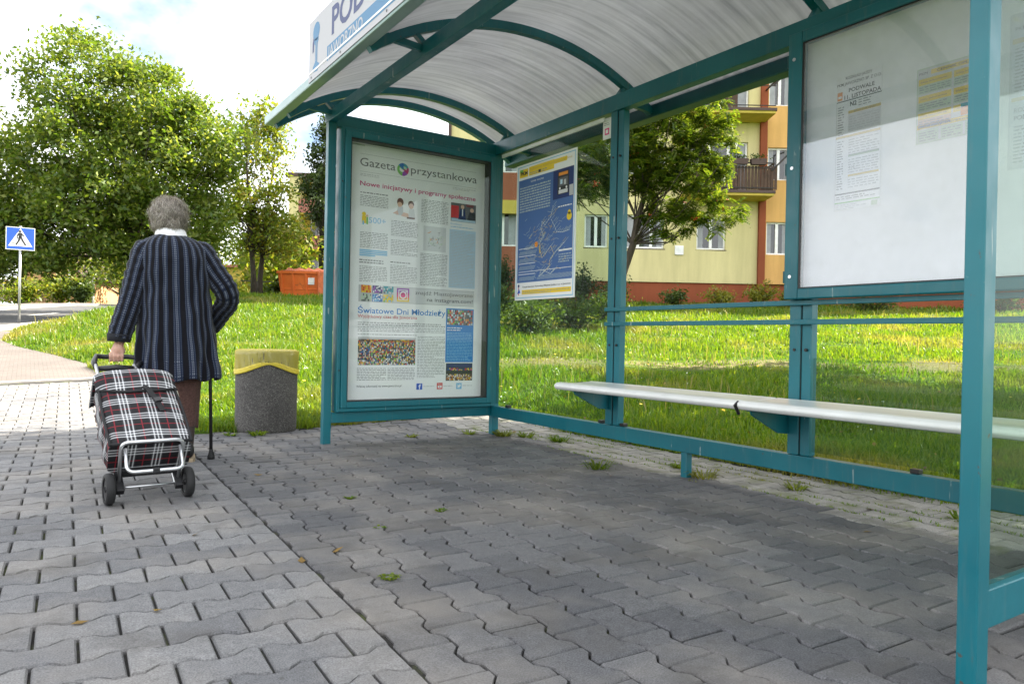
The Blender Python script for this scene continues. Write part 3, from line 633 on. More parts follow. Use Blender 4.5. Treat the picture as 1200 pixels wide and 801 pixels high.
# ------------------------------------------------------------------ printed sheets
_txt = {}
def text_geo(body, bold=0.0):
    key = (body, bold)
    if key in _txt: return _txt[key]
    cu = bpy.data.curves.new('lettering', 'FONT'); cu.body = body; cu.size = 1; cu.offset = bold; cu.resolution_u = 3
    o = bpy.data.objects.new('lettering', cu); C.objects.link(o)
    dg = bpy.context.evaluated_depsgraph_get(); dg.update(); me = bpy.data.meshes.new_from_object(o.evaluated_get(dg))
    v = np.array([p.co[:2] for p in me.vertices]) if len(me.vertices) else np.zeros((1, 2)); f = [tuple(p.vertices) for p in me.polygons]
    bpy.data.objects.remove(o); bpy.data.curves.remove(cu); bpy.data.meshes.remove(me)
    _txt[key] = (v, f); return _txt[key]
class Print:
    """a flat printed sheet, drawn in its own x (right) and y (up), metres"""
    def __init__(s, thick=.002): s.mb = MB(); s.mats = []; s.thick = thick
    def mi(s, ink_):
        k = 'ink_'+ink_
        if k not in s.mats: s.mats.append(k)
        return s.mats.index(k)
    def sheet(s, x0, x1, y0, y1, c='paper'): s.mb.box(x0, x1, y0, y1, -s.thick, 0, s.mi(c))
    def poly(s, pts, c, l=1): s.mb.add([(x, y, l*.0006) for x, y in pts], [tuple(range(len(pts)))], s.mi(c))
    def rect(s, x0, x1, y0, y1, c, l=1): s.poly([(x0, y0), (x1, y0), (x1, y1), (x0, y1)], c, l)
    def disc(s, x, y, r, c, l=1, a0=0, a1=360, n=20, ry=None, rin=0):
        A = [R(a0+(a1-a0)*i/n) for i in range(n+(0 if a1-a0 >= 360 else 1))]
        ry = ry or r
        if rin:
            A = [R(a0+(a1-a0)*i/n) for i in range(n+1)]
            for i in range(n):
                s.poly([(x+r*math.cos(A[i]), y+ry*math.sin(A[i])), (x+r*math.cos(A[i+1]), y+ry*math.sin(A[i+1])), (x+rin*math.cos(A[i+1]), y+rin*ry/r*math.sin(A[i+1])), (x+rin*math.cos(A[i]), y+rin*ry/r*math.sin(A[i]))], c, l)
            return
        p = [(x+r*math.cos(a), y+ry*math.sin(a)) for a in A]
        if a1-a0 < 360: p = [(x, y)] + p
        s.poly(p, c, l)
    def line(s, p, q, wd, c, l=1):
        d = Vector((q[0]-p[0], q[1]-p[1])); n = Vector((-d.y, d.x)).normalized()*wd/2
        s.poly([(p[0]-n.x, p[1]-n.y), (q[0]-n.x, q[1]-n.y), (q[0]+n.x, q[1]+n.y), (p[0]+n.x, p[1]+n.y)], c, l)
    def text(s, body, x0, x1, y0, h, c, l=1, bold=0.0):
        """fit: x0..x1 wide, baseline y0, capital height h (keeps natural height if h is None)"""
        v, f = text_geo(body, bold); wd = v[:, 0].max()-v[:, 0].min(); sx = (x1-x0)/wd; sy = (h/.72) if h else sx
        s.mb.add([(x0+(p[0]-v[:, 0].min())*sx, y0+p[1]*sy, l*.0006) for p in v], f, s.mi(c))
    def lines(s, x0, x1, ytop, ybot, pitch, c='text', l=1, ragged=True, wt=.42):
        y = ytop-pitch; k = 0; rr = random.Random(int(x0*1e4)+int(ytop*1e4))
        while y >= ybot:
            x = x0; end = x1 - (rr.random()*.4*(x1-x0) if (ragged and rr.random() < .16) else 0)
            while x < end-.006:
                w_ = min(rr.uniform(.010, .034), end-x)
                s.rect(x, x+w_, y, y+pitch*wt*rr.uniform(.8, 1.1), c, l); x += w_+.006
            y -= pitch
    def mosaic(s, x0, x1, y0, y1, nx_, ny_, cols, l=2, bg_='dark'):
        s.rect(x0, x1, y0, y1, bg_, l-1); rr = random.Random(int(x0*1e4)); dx = (x1-x0)/nx_; dy = (y1-y0)/ny_
        for i in range(nx_):
            for j in range(ny_):
                c = rr.choice(cols)
                if c is None: continue
                cx = x0+(i+.5+rr.uniform(-.25, .25))*dx; cy = y0+(j+.5+rr.uniform(-.25, .25))*dy; a = dx*rr.uniform(.3, .5); b = dy*rr.uniform(.35, .55)
                s.rect(max(x0, cx-a), min(x1, cx+a), max(y0, cy-b), min(y1, cy+b), c, l)
    def build(s, name, label, cat, mat4, group=None):
        o = s.mb.build(name, s.mats); o.matrix_world = mat4
        return tag(o, label, cat, group)
def face_near(x, y, z): return Matrix(((1, 0, 0, x), (0, 0, -1, y), (0, 1, 0, z), (0, 0, 0, 1)))          # x->X, y->Z, faces -Y
def face_road(x, y, z): return Matrix(((0, 0, -1, x), (-1, 0, 0, y), (0, 1, 0, z), (0, 0, 0, 1)))          # x->-Y, y->Z, faces -X
# newspaper poster (x = world X, y = height)
P = Print(); P.sheet(1.965, 3.225+.03, .315, 2.285)
YS = YE+.034
P.rect(1.995, 3.20, 2.262, 2.272, 'lightgrey'); P.rect(2.01, 2.13, 2.258, 2.268, 'palegreen')
P.text('Gazeta', 2.093, 2.385, 2.107, .064, 'dark'); P.text('przystankowa', 2.519, 3.127, 2.107, .062, 'dark')
for a0, c_ in ((20, 'teal'), (80, 'blue'), (140, 'green'), (200, 'green'), (260, 'violet'), (320, 'magenta')): P.disc(2.450, 2.126, .050, c_, 1, a0, a0+62, 8)
P.disc(2.441, 2.128, .022, 'paper', 2, 150, 330, 10); P.disc(2.462, 2.130, .020, 'palegreen', 2, -20, 120, 8)
P.rect(2.093, 3.12, 2.196, 2.199, 'grey'); P.rect(2.093, 3.12, 2.062, 2.065, 'grey'); P.lines(2.095, 2.25, 2.055, 2.03, .012, 'grey'); P.lines(2.90, 3.12, 2.055, 2.03, .012, 'grey')
P.text('Nowe inicjatywy i programy społeczne', 2.096, 3.119, 1.957, .036, 'magenta', bold=.012)
P.lines(2.099, 2.33, 1.918, 1.895, .016, 'dark'); P.lines(2.099, 2.33, 1.892, 1.80, .0125)
P.disc(2.132, 1.742, .016, 'yellow'); P.rect(2.116, 2.150, 1.672, 1.728, 'yellow'); P.rect(2.152, 2.165, 1.665, 1.72, 'green'); P.disc(2.158, 1.73, .009, 'skin'); P.rect(2.120, 2.133, 1.66, 1.69, 'sky', 2)
P.text('500+', 2.172, 2.312, 1.678, .046, 'sky')
P.lines(2.103, 2.332, 1.612, 1.478, .0125)
for k in range(4): P.rect(2.101, 2.330 - (.10 if k == 3 else 0), 1.462-.0135*k, 1.472-.0135*k, 'sky')
P.lines(2.101, 2.30, 1.405, 1.36, .018, 'dark'); P.lines(2.103, 2.332, 1.352, 1.225, .0125)
# photo of two children
P.rect(2.363, 2.580, 1.744, 1.915, 'white')
P.disc(2.432, 1.868, .028, 'brown', 2, ry=.032); P.disc(2.428, 1.848, .020, 'skin', 3); P.poly([(2.395, 1.765), (2.46, 1.765), (2.455, 1.835), (2.415, 1.835)], 'grey', 2); P.disc(2.525, 1.862, .026, 'brown', 2); P.disc(2.526, 1.845, .021, 'skin', 3); P.poly([(2.50, 1.755), (2.565, 1.755), (2.553, 1.825), (2.51, 1.825)], 'lightgrey', 2)
P.poly([(2.37, 1.775), (2.42, 1.765), (2.41, 1.80)], 'skin', 3); P.poly([(2.44, 1.76), (2.51, 1.752), (2.50, 1.785), (2.46, 1.79)], 'skin', 3); P.rect(2.49, 2.56, 1.744, 1.757, 'brown', 3)
P.lines(2.358, 2.590, 1.725, 1.60, .0125); P.lines(2.358, 2.590, 1.575, 1.44, .0125); P.lines(2.358, 2.58, 1.405, 1.385, .017, 'dark'); P.lines(2.358, 2.590, 1.378, 1.225, .0125)
P.lines(2.616, 2.862, 1.922, 1.725, .0125); P.rect(2.640, 2.845, 1.505, 1.705, 'lightgrey')
rr = random.Random(4)
for k in range(46):
    x, y = 2.69+rr.random()*.11, 1.545+rr.random()*.12; a = rr.uniform(0, 6.28); P.line((x, y), (x+.022*math.cos(a), y+.022*math.sin(a)), .004, rr.choice(['grey', 'palegreen', 'text', 'orange']), 2)
P.lines(2.616, 2.862, 1.490, 1.225, .0125)
P.rect(2.886, 3.124, 1.770, 1.922, 'dark'); P.rect(2.886, 2.96, 1.80, 1.90, 'red', 2); P.rect(2.89, 3.12, 1.772, 1.795, 'lightblue', 3); P.disc(2.995, 1.895, .017, 'skin', 3); P.poly([(2.955, 1.79), (3.03, 1.79), (3.015, 1.878), (2.975, 1.878)], 'navy', 3); P.rect(2.99, 3.0, 1.82, 1.875, 'white', 4)
P.disc(3.085, 1.875, .018, 'skin', 3); P.poly([(3.04, 1.79), (3.124, 1.79), (3.115, 1.858), (3.06, 1.858)], 'black', 3); P.rect(3.03, 3.10, 1.90, 1.922, 'hall', 2)
P.text('Konkurs', 2.886, 2.99, 1.742, .014, 'sky'); P.lines(2.886, 3.10, 1.735, 1.715, .014, 'sky')
P.rect(2.878, 3.126, 1.222, 1.702, 'lightblue'); P.lines(2.886, 3.118, 1.695, 1.228, .0125, 'grey', 2)
# social strip
P.rect(2.100, 3.122, 1.072, 1.201, 'grey'); P.rect(2.39, 3.122, 1.078, 1.195, 'lightgrey', 2)
gc = [('orange', 'red', 'yellow'), ('navy', 'violet', 'white'), ('teal', 'lightgrey', 'dark'), ('palegreen', 'grey', 'dark'), ('blue', 'sky', 'white'), ('yellow', 'sky', 'green')]
for k in range(6):
    x = 2.120+.092*(k % 3); y = 1.142-.066*(k//3); P.mosaic(x, x+.084, y, y+.058, 6, 4, gc[k], 3, gc[k][0])
for k, c_ in enumerate(['yellow', 'orange', 'pink', 'magenta', 'violet', 'violet']): P.rect(2.417, 2.524, 1.086+k*.0175, 1.086+(k+1)*.0175, c_, 3)
P.disc(2.4705, 1.138, .030, 'white', 4, rin=.021, n=24); P.disc(2.496, 1.165, .006, 'white', 4)
for a, b, c_, d_ in ((2.430, 2.511, 1.097, 1.104), (2.430, 2.511, 1.173, 1.180), (2.430, 2.437, 1.104, 1.173), (2.504, 2.511, 1.104, 1.173)): P.rect(a, b, c_, d_, 'white', 4)
P.text('znajdź MiastoJaworzno', 2.577, 3.108, 1.149, .031, 'dark', 3); P.text('na instagram.com!', 2.682, 3.109, 1.098, .031, 'dark', 3, bold=.008)
P.text('Światowe Dni Młodzieży', 2.097, 2.854, .985, .046, 'panel_blue', bold=.012); P.text('Wyjątkowy czas dla Jaworzna', 2.097, 2.597, .950, .026, 'red')
P.lines(2.099, 2.852, .925, .885, .016, 'text', wt=.5); P.lines(2.099, 2.852, .890, .835, .0145, 'text'); P.lines(2.10, 2.60, .832, .812, .012)
P.mosaic(2.104, 2.588, .586, .803, 44, 16, ['black', 'dark', 'navy', 'white', 'paper', 'yellow', 'orange', 'skin', 'skin', 'brown', 'blue', 'grey', 'red', 'black', 'green'], 2, 'dark')
P.rect(2.104, 2.588, .775, .803, 'grey', 3); P.mosaic(2.11, 2.58, .765, .785, 30, 2, ['orange', 'brown', 'dark', 'yellow', 'red', None], 4, 'dark')
P.lines(2.099, 2.340, .570, .458, .0125); P.lines(2.352, 2.588, .570, .458, .0125); P.lines(2.606, 2.855, .822, .478, .0125)
P.rect(2.860, 3.123, .608, 1.051, 'panel_blue', 1); P.mosaic(2.872, 3.112, .915, 1.040, 14, 7, ['red', 'white', 'dark', 'black', 'skin', 'green', 'grey', 'orange', 'lightblue'], 3, 'dark')
P.lines(2.872, 3.02, .905, .868, .018, 'white', 2); P.lines(2.872, 3.112, .860, .62, .0125, 'sky', 2)
P.rect(2.868, 3.120, .456, .600, 'black'); P.mosaic(2.875, 3.115, .458, .51, 20, 5, ['skin', 'white', 'orange', 'dark', 'yellow', None], 3, 'brown'); P.mosaic(2.875, 3.115, .54, .56, 18, 2, ['red', 'pink', 'yellow', None, 'blue', None], 3, 'navy'); P.rect(2.875, 3.115, .565, .595, 'navy', 2)
P.text('Więcej informacji na www.jaworzno.pl', 2.097, 2.472, .415, .017, 'dark', bold=.01)
P.rect(2.604, 2.656, .388, .438, 'sign_blue'); P.text('f', 2.622, 2.644, .392, .040, 'white', 2, bold=.02); P.lines(2.668, 2.765, .425, .40, .014, 'grey')
P.rect(2.788, 2.840, .388, .440, 'red'); P.rect(2.796, 2.832, .398, .418, 'white', 2); P.poly([(2.81, .402), (2.822, .408), (2.81, .414)], 'red', 3); P.text('You', 2.796, 2.832, .423, .012, 'white', 2); P.lines(2.850, 2.945, .425, .40, .014, 'grey')
P.rect(2.968, 3.020, .386, .436, 'sky'); P.poly([(2.976, .40), (2.995, .396), (3.008, .408), (3.012, .422), (3.002, .426), (2.992, .418), (2.978, .424), (2.984, .408)], 'white', 2); P.lines(3.03, 3.12, .425, .40, .014, 'grey')
P.build('newspaper_poster', 'tall white newspaper poster with Gazeta przystankowa masthead in teal glass case', 'poster', face_near(0, YS, 0))
# route map hung on the back glass
P = Print(.006); x0, x1, y0, y1 = 0, .775, 0, 1.09
P.sheet(x0, x1, y0, y1, 'white')
for a, b, c_, d_ in ((.015, .760, .015, .022), (.015, .760, 1.068, 1.075), (.015, .022, .022, 1.068), (.753, .760, .022, 1.068)): P.rect(a, b, c_, d_, 'sky')
P.rect(.03, .745, .14, .965, 'map_blue'); P.rect(.17, .50, .985, 1.055, 'yellow'); P.rect(.50, .66, 1.018, 1.052, 'yellow'); P.text('Schemat komunikacyjny linii', .185, .72, 1.027, .018, 'map_gold', 2); P.lines(.185, .42, 1.018, .99, .014, 'text', 2)
P.rect(.04, .155, .985, 1.05, 'yellow', 1); P.rect(.045, .09, 1.03, 1.05, 'green', 2); P.text('PKM', .055, .15, 1.002, .030, 'black', 3, bold=.03); P.rect(.30, .33, .99, 1.012, 'black', 3)
P.text('Linie nocne', .20, .37, .930, .018, 'white', 2); P.lines(.05, .46, .915, .70, .021, 'map_line', 2, wt=.5)
P.rect(.495, .742, .745, .965, 'navy', 2); P.rect(.55, .69, .775, .945, 'black', 3); P.rect(.565, .675, .915, .938, 'orange', 4); P.rect(.565, .675, .835, .90, 'dark', 4); P.rect(.585, .612, .85, .885, 'lightblue', 5); P.rect(.63, .655, .842, .88, 'grey', 5); P.rect(.565, .675, .78, .808, 'lightgrey', 4); P.disc(.58, .82, .01, 'white', 4); P.disc(.66, .82, .01, 'white', 4); P.rect(.695, .74, .75, .83, 'grey', 3)
rr = random.Random(11)
def route(pts, c_, wd=.0045):
    for a, b in zip(pts, pts[1:]): P.line(a, b, wd, c_, 3)
    for a, b in zip(pts, pts[1:]):
        n_ = max(2, int(math.hypot(b[0]-a[0], b[1]-a[1])/.022))
        for i in range(n_):
            t_ = i/n_; x, y = a[0]+(b[0]-a[0])*t_, a[1]+(b[1]-a[1])*t_; P.disc(x, y, .0036, 'white', 4, n=6)
            ln = rr.uniform(.03, .06); P.line((x+.008, y+.006), (x+.008+ln*.8, y+.006+ln*.55), .003, 'map_line', 3)
route([(.50, .70), (.47, .62), (.40, .57), (.36, .60), (.35, .54), (.38, .49), (.33, .43), (.26, .425), (.18, .40), (.10, .41)], 'map_line'); route([(.33, .43), (.35, .36), (.37, .32), (.43, .36), (.48, .40), (.52, .34), (.47, .29), (.46, .24), (.40, .21)], 'map_gold'); route([(.48, .60), (.52, .55), (.55, .50), (.62, .49), (.71, .50)], 'map_line'); route([(.52, .34), (.58, .37), (.66, .42)], 'map_line'); route([(.40, .21), (.34, .18), (.36, .23), (.48, .19), (.54, .22)], 'map_line', .005)
for k in range(150):
    x, y = .36+rr.gauss(0, .13), .43+rr.gauss(0, .13)
    if .05 < x < .66 and .17 < y < .68: P.line((x, y), (x+rr.uniform(.02, .05), y+rr.choice([.015, .03, -.012])), .0026, rr.choice(['map_line', 'map_line', 'map_gold']), 3)
P.disc(.29, .43, .022, 'orange', 4); P.rect(.33, .345, .36, .42, 'map_gold', 4); P.disc(.70, .60, .030, 'yellow', 3); P.disc(.70, .63, .018, 'yellow', 3); P.lines(.56, .74, .70, .66, .02, 'white', 2)
for yy, xa, xb in ((.36, .05, .30), (.30, .05, .28), (.24, .05, .28), (.155, .05, .28)):
    P.line((xa, yy+.05), (xb, yy+.05), .005, 'white', 2)
    for k in range(int((xb-xa)/.017)): P.line((xa+k*.017, yy), (xa+k*.017+.026, yy+.03), .0045, 'map_line', 2)
P.line((.05, .145+.08), (.74, .145+.08), .004, 'white', 2)
for k in range(26): P.line((.31+k*.0165, .155), (.335+k*.0165, .19), .0045, 'map_line', 2)
P.rect(.58, .74, .35, .362, 'white', 3); P.lines(.58, .74, .34, .25, .018, 'map_line', 2)
P.rect(.10, .735, .045, .08, 'yellow'); P.text('Przedsiębiorstwo Komunikacji Miejskiej Spółka z o.o. w Jaworznie', .11, .73, .098, .014, 'black', bold=.015); P.lines(.11, .72, .075, .05, .012, 'text', 2)
P.rect(.05, .06, .04, .115, 'red'); P.disc(.055, .115, .012, 'navy', 2); P.poly([(.035, .05), (.08, .06), (.06, .095)], 'sign_blue', 2)
P.build('route_map', 'blue night route map poster with yellow header hung on the back glass', 'poster', face_road(XB-.012, 4.935, 1.122))
P = Print(.001); P.sheet(0, .085, 0, .135, 'white'); P.lines(.012, .07, .12, .09, .012, 'text', 2); P.rect(.02, .065, .03, .075, 'pink', 1); P.rect(.03, .055, .04, .065, 'white', 2)
P.build('sticker', 'small white notice stuck high on back glass by the middle post', 'notice', face_road(XB-.0045, 3.885, 2.20))
# timetable sheets
TX = XB-.054
P = Print(.001); P.sheet(0, .225, 0, .65, 'paper')
P.text('ROZKŁAD JAZDY', .045, .178, .630, .0135, 'black', bold=.01); P.text('PKM JAWORZNO SP. Z O.O.', .002, .222, .603, .0145, 'black', bold=.01)
P.text('PODWALE', .062, .190, .566, .0185, 'black', bold=.02); P.text('11. LISTOPADA', .040, .222, .535, .0195, 'black', bold=.02)
P.rect(.004, .030, .535, .575, 'orange', 1); P.rect(.008, .026, .545, .556, 'white', 2); P.rect(.0, .225, .526, .530, 'black')
P.rect(.0, .002, .0, .53, 'grey'); P.text('N2', .070, .103, .497, .022, 'black', bold=.03); P.lines(.112, .175, .526, .485, .012); P.lines(.008, .04, .51, .36, .012)
P.rect(.062, .222, .462, .476, 'map_gold', 1); P.text('JAWORZNO', .09, .2, .465, .008, 'dark', 2); P.rect(.062, .222, .375, .460, 'lightgrey', 1); P.lines(.066, .218, .455, .38, .012, 'grey', 2)
P.rect(.0, .222, .350, .362, 'map_gold'); P.lines(.008, .04, .345, .10, .012); P.lines(.066, .218, .345, .26, .012, 'grey'); P.rect(.066, .218, .255, .266, 'palegreen', 1); P.lines(.066, .218, .25, .17, .012, 'grey'); P.rect(.066, .218, .160, .170, 'map_gold', 1); P.text('112', .075, .10, .195, .016, 'text', 2)
P.lines(.066, .218, .155, .095, .012, 'grey'); P.rect(0, .225, .078, .084, 'black'); P.lines(.008, .215, .075, .05, .010); P.rect(0, .225, .036, .041, 'green'); P.lines(.008, .17, .034, .006, .009, 'grey'); P.rect(.185, .215, .008, .03, 'palegreen')
P.build('timetable_sheet', 'narrow white bus timetable headed PODWALE 11. LISTOPADA behind glass', 'timetable', face_road(TX, 2.09, 1.455))
P = Print(.001); P.sheet(0, .30, 0, .33, 'palegreen'); P.rect(.004, .296, .004, .326, 'lightgrey', 1)
P.text('PKM', .01, .045, .300, .012, 'black', 3); P.rect(.06, .292, .296, .316, 'yellow', 2); P.text('CENNIK OPŁAT', .085, .24, .301, .011, 'black', 3, bold=.02)
for r_ in range(3):
    for c_ in range(2):
        x, y = .008+.147*c_, .215-.075*r_
        P.rect(x, x+.138, y+.040, y+.068, 'yellow', 2); P.text('bilety jednorazowe', x+.01, x+.12, y+.05, .008, 'dark', 3)
        if r_ == 2 and c_ == 1: P.rect(x+.03, x+.138, y+.02, y+.068, 'orange', 3); P.rect(x+.03, x+.138, y+.055, y+.07, 'teal', 4)
        else: P.rect(x, x+.138, y+.002, y+.038, 'palegreen' if r_ < 2 else 'skin', 2); P.lines(x+.004, x+.134, y+.038, y+.004, .010, 'text', 3)
P.rect(.004, .296, .062, .082, 'yellow', 2); P.text('bilety okresowe', .05, .24, .067, .010, 'dark', 3)
for c_ in range(3): P.rect(.008+.098*c_, .096+.098*c_, .006, .058, 'palegreen', 2); P.lines(.014+.098*c_, .09+.098*c_, .054, .01, .011, 'text', 3)
P.build('fare_table', 'pale green fare table with yellow headings behind glass', 'notice', face_road(TX, 1.705, 1.70))
P = Print(.001); P.sheet(0, .36, 0, .62, 'lightgrey')
P.text('I TARYFOWE', .05, .2, .585, .016, 'black'); P.text('PKM JAWORZNO SP. Z O.O.', .02, .3, .55, .016, 'black'); P.rect(.01, .35, .50, .52, 'map_gold'); P.lines(.02, .34, .49, .30, .014); P.rect(.01, .35, .27, .285, 'map_gold'); P.text('ROZKŁAD JAZDY', .02, .2, .225, .018, 'black'); P.text('PODWALE', .02, .13, .195, .018, 'black', bold=.02); P.lines(.02, .34, .18, .02, .014)
P.build('timetable_sheet', 'wide grey timetable seen through the near end glass behind the front post', 'timetable', face_road(TX, 1.34, 1.52))
# stop name board on the eave
P = Print(.022); P.sheet(0, 3.30, 0, .375, 'sign_white')
P.disc(.135, .285, .062, 'stop_blue', 1, ry=.055); P.poly([(.085, .265), (.068, .225), (.070, .165), (.092, .17), (.098, .24)], 'stop_navy', 2)
P.poly([(.095, .24), (.180, .24), (.172, .215), (.160, .205), (.158, .09), (.20, .07), (.165, .035), (.085, .045), (.075, .075), (.118, .10), (.118, .20), (.10, .215)], 'stop_blue', 1)
P.rect(.133, .139, .10, .22, 'sign_white', 2)
P.text('PODWALE', .408, 1.62, .172, .162, 'stop_navy', bold=.025); P.rect(.335, 3.27, .038, .125, 'stop_blue'); P.text('JAWORZNO', .350, .885, .048, .068, 'sign_white', 2, bold=.015)
P.rect(0, 3.30, 0, .030, 'sign_white', 3)
for x in (.055, .56, 1.2, 1.9, 2.6):
    P.disc(x, .022, .008, 'black', 5, n=10)
o = P.mb.build('name_board', P.mats, S); o.matrix_parent_inverse = Matrix(); o.matrix_local = Matrix.Translation(OFF) @ face_road(1.452, 4.545, 2.385)
tag(o, 'white stop name board reading PODWALE JAWORZNO above the front eave')
mb = MB(); mb.box(1.45, 1.50, 1.25, 4.53, 2.433, 2.445); part(mb, 'board_bracket', 'white_metal')
# ------------------------------------------------------------------ litter bin and its bag
bx_, by_ = 1.695, 6.27
t_ = thing('litter_bin', 'grey pebbled concrete litter bin standing on the edge of the grass', 'litter bin', (bx_, by_, 0))
mb = MB(); n = 48
prof = [(.225, -.02), (.243, 0), (.247, .03), (.250, .3), (.250, .652), (.244, .668), (.228, .672), (.205, .668), (.200, .65), (.198, .12), (.0, .10)]
mb.loft([[(r_*math.cos(2*math.pi*k/n), r_*math.sin(2*math.pi*k/n), z) for k in range(n)] for r_, z in prof[:-1]]); mb.build('shell', 'aggregate', t_, smooth=True)
b_ = thing('bin_bag', 'translucent yellow bag lining the concrete bin and knotted over its rim', 'bin bag', (bx_, by_, 0))
mb = MB(); n = 120; rings = []
va = math.atan2(-by_, -bx_)                       # direction from the bin to the pavement side
for j in range(15):
    t1 = j/14; ring = []
    for k in range(n):
        a = 2*math.pi*k/n; da = (a-va-.05+math.pi) % (2*math.pi)-math.pi
        low = .470+.085*math.exp(-(da/.75)**2) - .004*math.sin(a*5)
        if t1 < .45:
            s_ = t1/.45; z = low+(.676-low)*s_; r_ = .2545+.004*math.sin(a*41+3*math.sin(a*7)+6*z)*(1-.3*s_)+.004*math.sin(a*17+z*30)*(1-s_)+.006*math.exp(-(da/.55)**2)*math.sin(da*46+z*18)
        elif t1 < .62: s_ = (t1-.45)/.17; r_ = .2545-.058*s_; z = .676+.006*math.sin(s_*math.pi)
        else: s_ = (t1-.62)/.38; r_ = .195-.01*s_+.003*math.sin(a*31); z = .672-.30*s_
        ring.append((r_*math.cos(a), r_*math.sin(a), z))
    rings.append(ring)
mb.loft(rings, cap=False); mb.build('bag_film', 'bag', b_, smooth=True)
mb = MB(); rings = []
for k in range(n+1):
    a = 2*math.pi*k/n; da = (a-va-.05+math.pi) % (2*math.pi)-math.pi
    c = .492+.075*math.exp(-(da/.70)**2); hw = .021-.013*math.exp(-(da/.22)**2)
    ring = []
    for q in range(5):
        z = c-hw+2*hw*q/4; r_ = .261+.003*math.sin(a*29+q*1.7); ring.append((r_*math.cos(a), r_*math.sin(a), z))
    ring += [((.2575)*math.cos(a), .2575*math.sin(a), c+hw), (.2575*math.cos(a), .2575*math.sin(a), c-hw)]
    rings.append(ring)
mb.loft(rings, cap=False); mb.build('tie_band', 'bag_band', b_, smooth=True)

# ------------------------------------------------------------------ crossing sign
sx, sy = -.17, 22.86; sz = gz(sx, sy)-.1
t_ = thing('crossing_sign', 'blue square pedestrian crossing sign on a slim grey post by the road', 'road sign', (sx, sy, sz), R(-2))
mb = MB(); mb.tube([(0, 0, -.3), (0, 0, 3.5-sz)], .03, 12); mb.build('post', 'galv', t_, smooth=True)
P = Print(.02); hs = .315; zc = 3.17-sz; P.sheet(-hs, hs, -hs*.93, hs*.93, 'white'); P.rect(-hs+.015, hs-.015, -hs*.93+.015, hs*.93-.015, 'sign_blue')
P.poly([(-.262, -.20), (.262, -.20), (0, .265)], 'white', 4)
f = 'black'
P.disc(-.012, .185, .030, f, 8); P.poly([(-.045, .145), (.030, .150), (.030, .03), (-.035, .02)], f, 8)
P.line((.0, .06), (.055, -.06), .042, f, 8); P.line((.055, -.06), (.115, -.165), .036, f, 8); P.line((-.01, .06), (-.035, -.06), .042, f, 8); P.line((-.035, -.06), (-.095, -.165), .036, f, 8)
P.line((.02, .135), (.075, .06), .026, f, 8); P.line((-.035, .135), (-.075, .05), .026, f, 8); P.line((-.075, .05), (-.055, .0), .022, f, 8)
P.line((-.20, -.115), (-.11, -.115), .014, f, 8); P.line((.135, -.115), (.20, -.115), .014, f, 8)
o = P.mb.build('plate', P.mats, t_); o.matrix_local = Matrix(((1, 0, 0, 0), (0, 0, -1, -.045), (0, 1, 0, zc), (0, 0, 0, 1)))
for zz in (zc-.17, zc+.17):
    mb = MB(); mb.box(-.05, .05, -.025, .02, zz-.02, zz+.02); mb.build('clamp', 'galv', t_, bevel=.004)

# ------------------------------------------------------------------ skip
ux, dy_ = -9.62, 30.0
c0 = W(ux, dy_); skz = gz(*c0)+.0
t_ = thing('waste_skip', 'orange metal waste skip heaped under a net on the grass', 'skip', (*c0, skz), -YAW-.02)
SKL, SKW, SKH = 1.66, 1.55, 1.16
mb = MB()
b0 = [(0.10, 0, 0), (SKL, 0, 0), (SKL, SKW, 0), (.10, SKW, 0)]; b1 = [(-.06, -.08, SKH), (SKL, -.08, SKH), (SKL, SKW+.08, SKH), (-.06, SKW+.08, SKH)]
mb.add(b0+b1, [(0, 3, 2, 1), (0, 1, 5, 4), (1, 2, 6, 5), (2, 3, 7, 6), (3, 0, 4, 7)]); mb.build('body', 'skip', t_)
mb = MB(); mb.box(-.10, SKL+.04, -.14, -.06, SKH-.07, SKH+.04); mb.box(-.10, -.03, -.06, SKW+.06, SKH-.07, SKH+.04); mb.box(-.10, SKL+.04, SKW+.06, SKW+.14, SKH-.07, SKH+.04); mb.build('rim', 'skip', t_, bevel=.015)
for x in (.10, .56, 1.10, 1.62):
    mb = MB(); mb.bar((x+.06, -.035, .02), (x, -.11, SKH-.07), .07, .06, (0, 1, 0)); mb.build('rib', 'skip', t_, bevel=.01)
mb = MB(); mb.box(.08, SKL, -.05, -.005, .44, .50); mb.build('crossbar', 'skip', t_, bevel=.01)
mb = MB(); mb.box(1.20, 1.46, -.075, -.066, .66, .94); mb.build('notice_plate', 'white_metal', t_)
mb = MB(); mb.box(SKL+.005, SKL+1.4, -.30, SKW+.1, 0, SKH+.02); mb.build('end_panel', 'tarp_orange', t_, bevel=.03)
mb = MB(); rings = []
for i in range(25):
    x = -.03+(SKL+1.3)*i/24; ring = []
    for k in range(9):
        y = -.04+(SKW+.08)*k/8; e = min(k, 8-k)/4; ring.append((x, y, SKH+.03+(.05+.20*sm(e))*(0.75+.25*math.sin(i*1.9+k*1.3))*(0 if i in (0, 24) else 1)))
    ring.append((x, SKW, SKH-.1)); ring.append((x, 0, SKH-.1)); rings.append(ring)
mb.loft(rings); mb.build('net_cover', 'tarp_orange', t_)

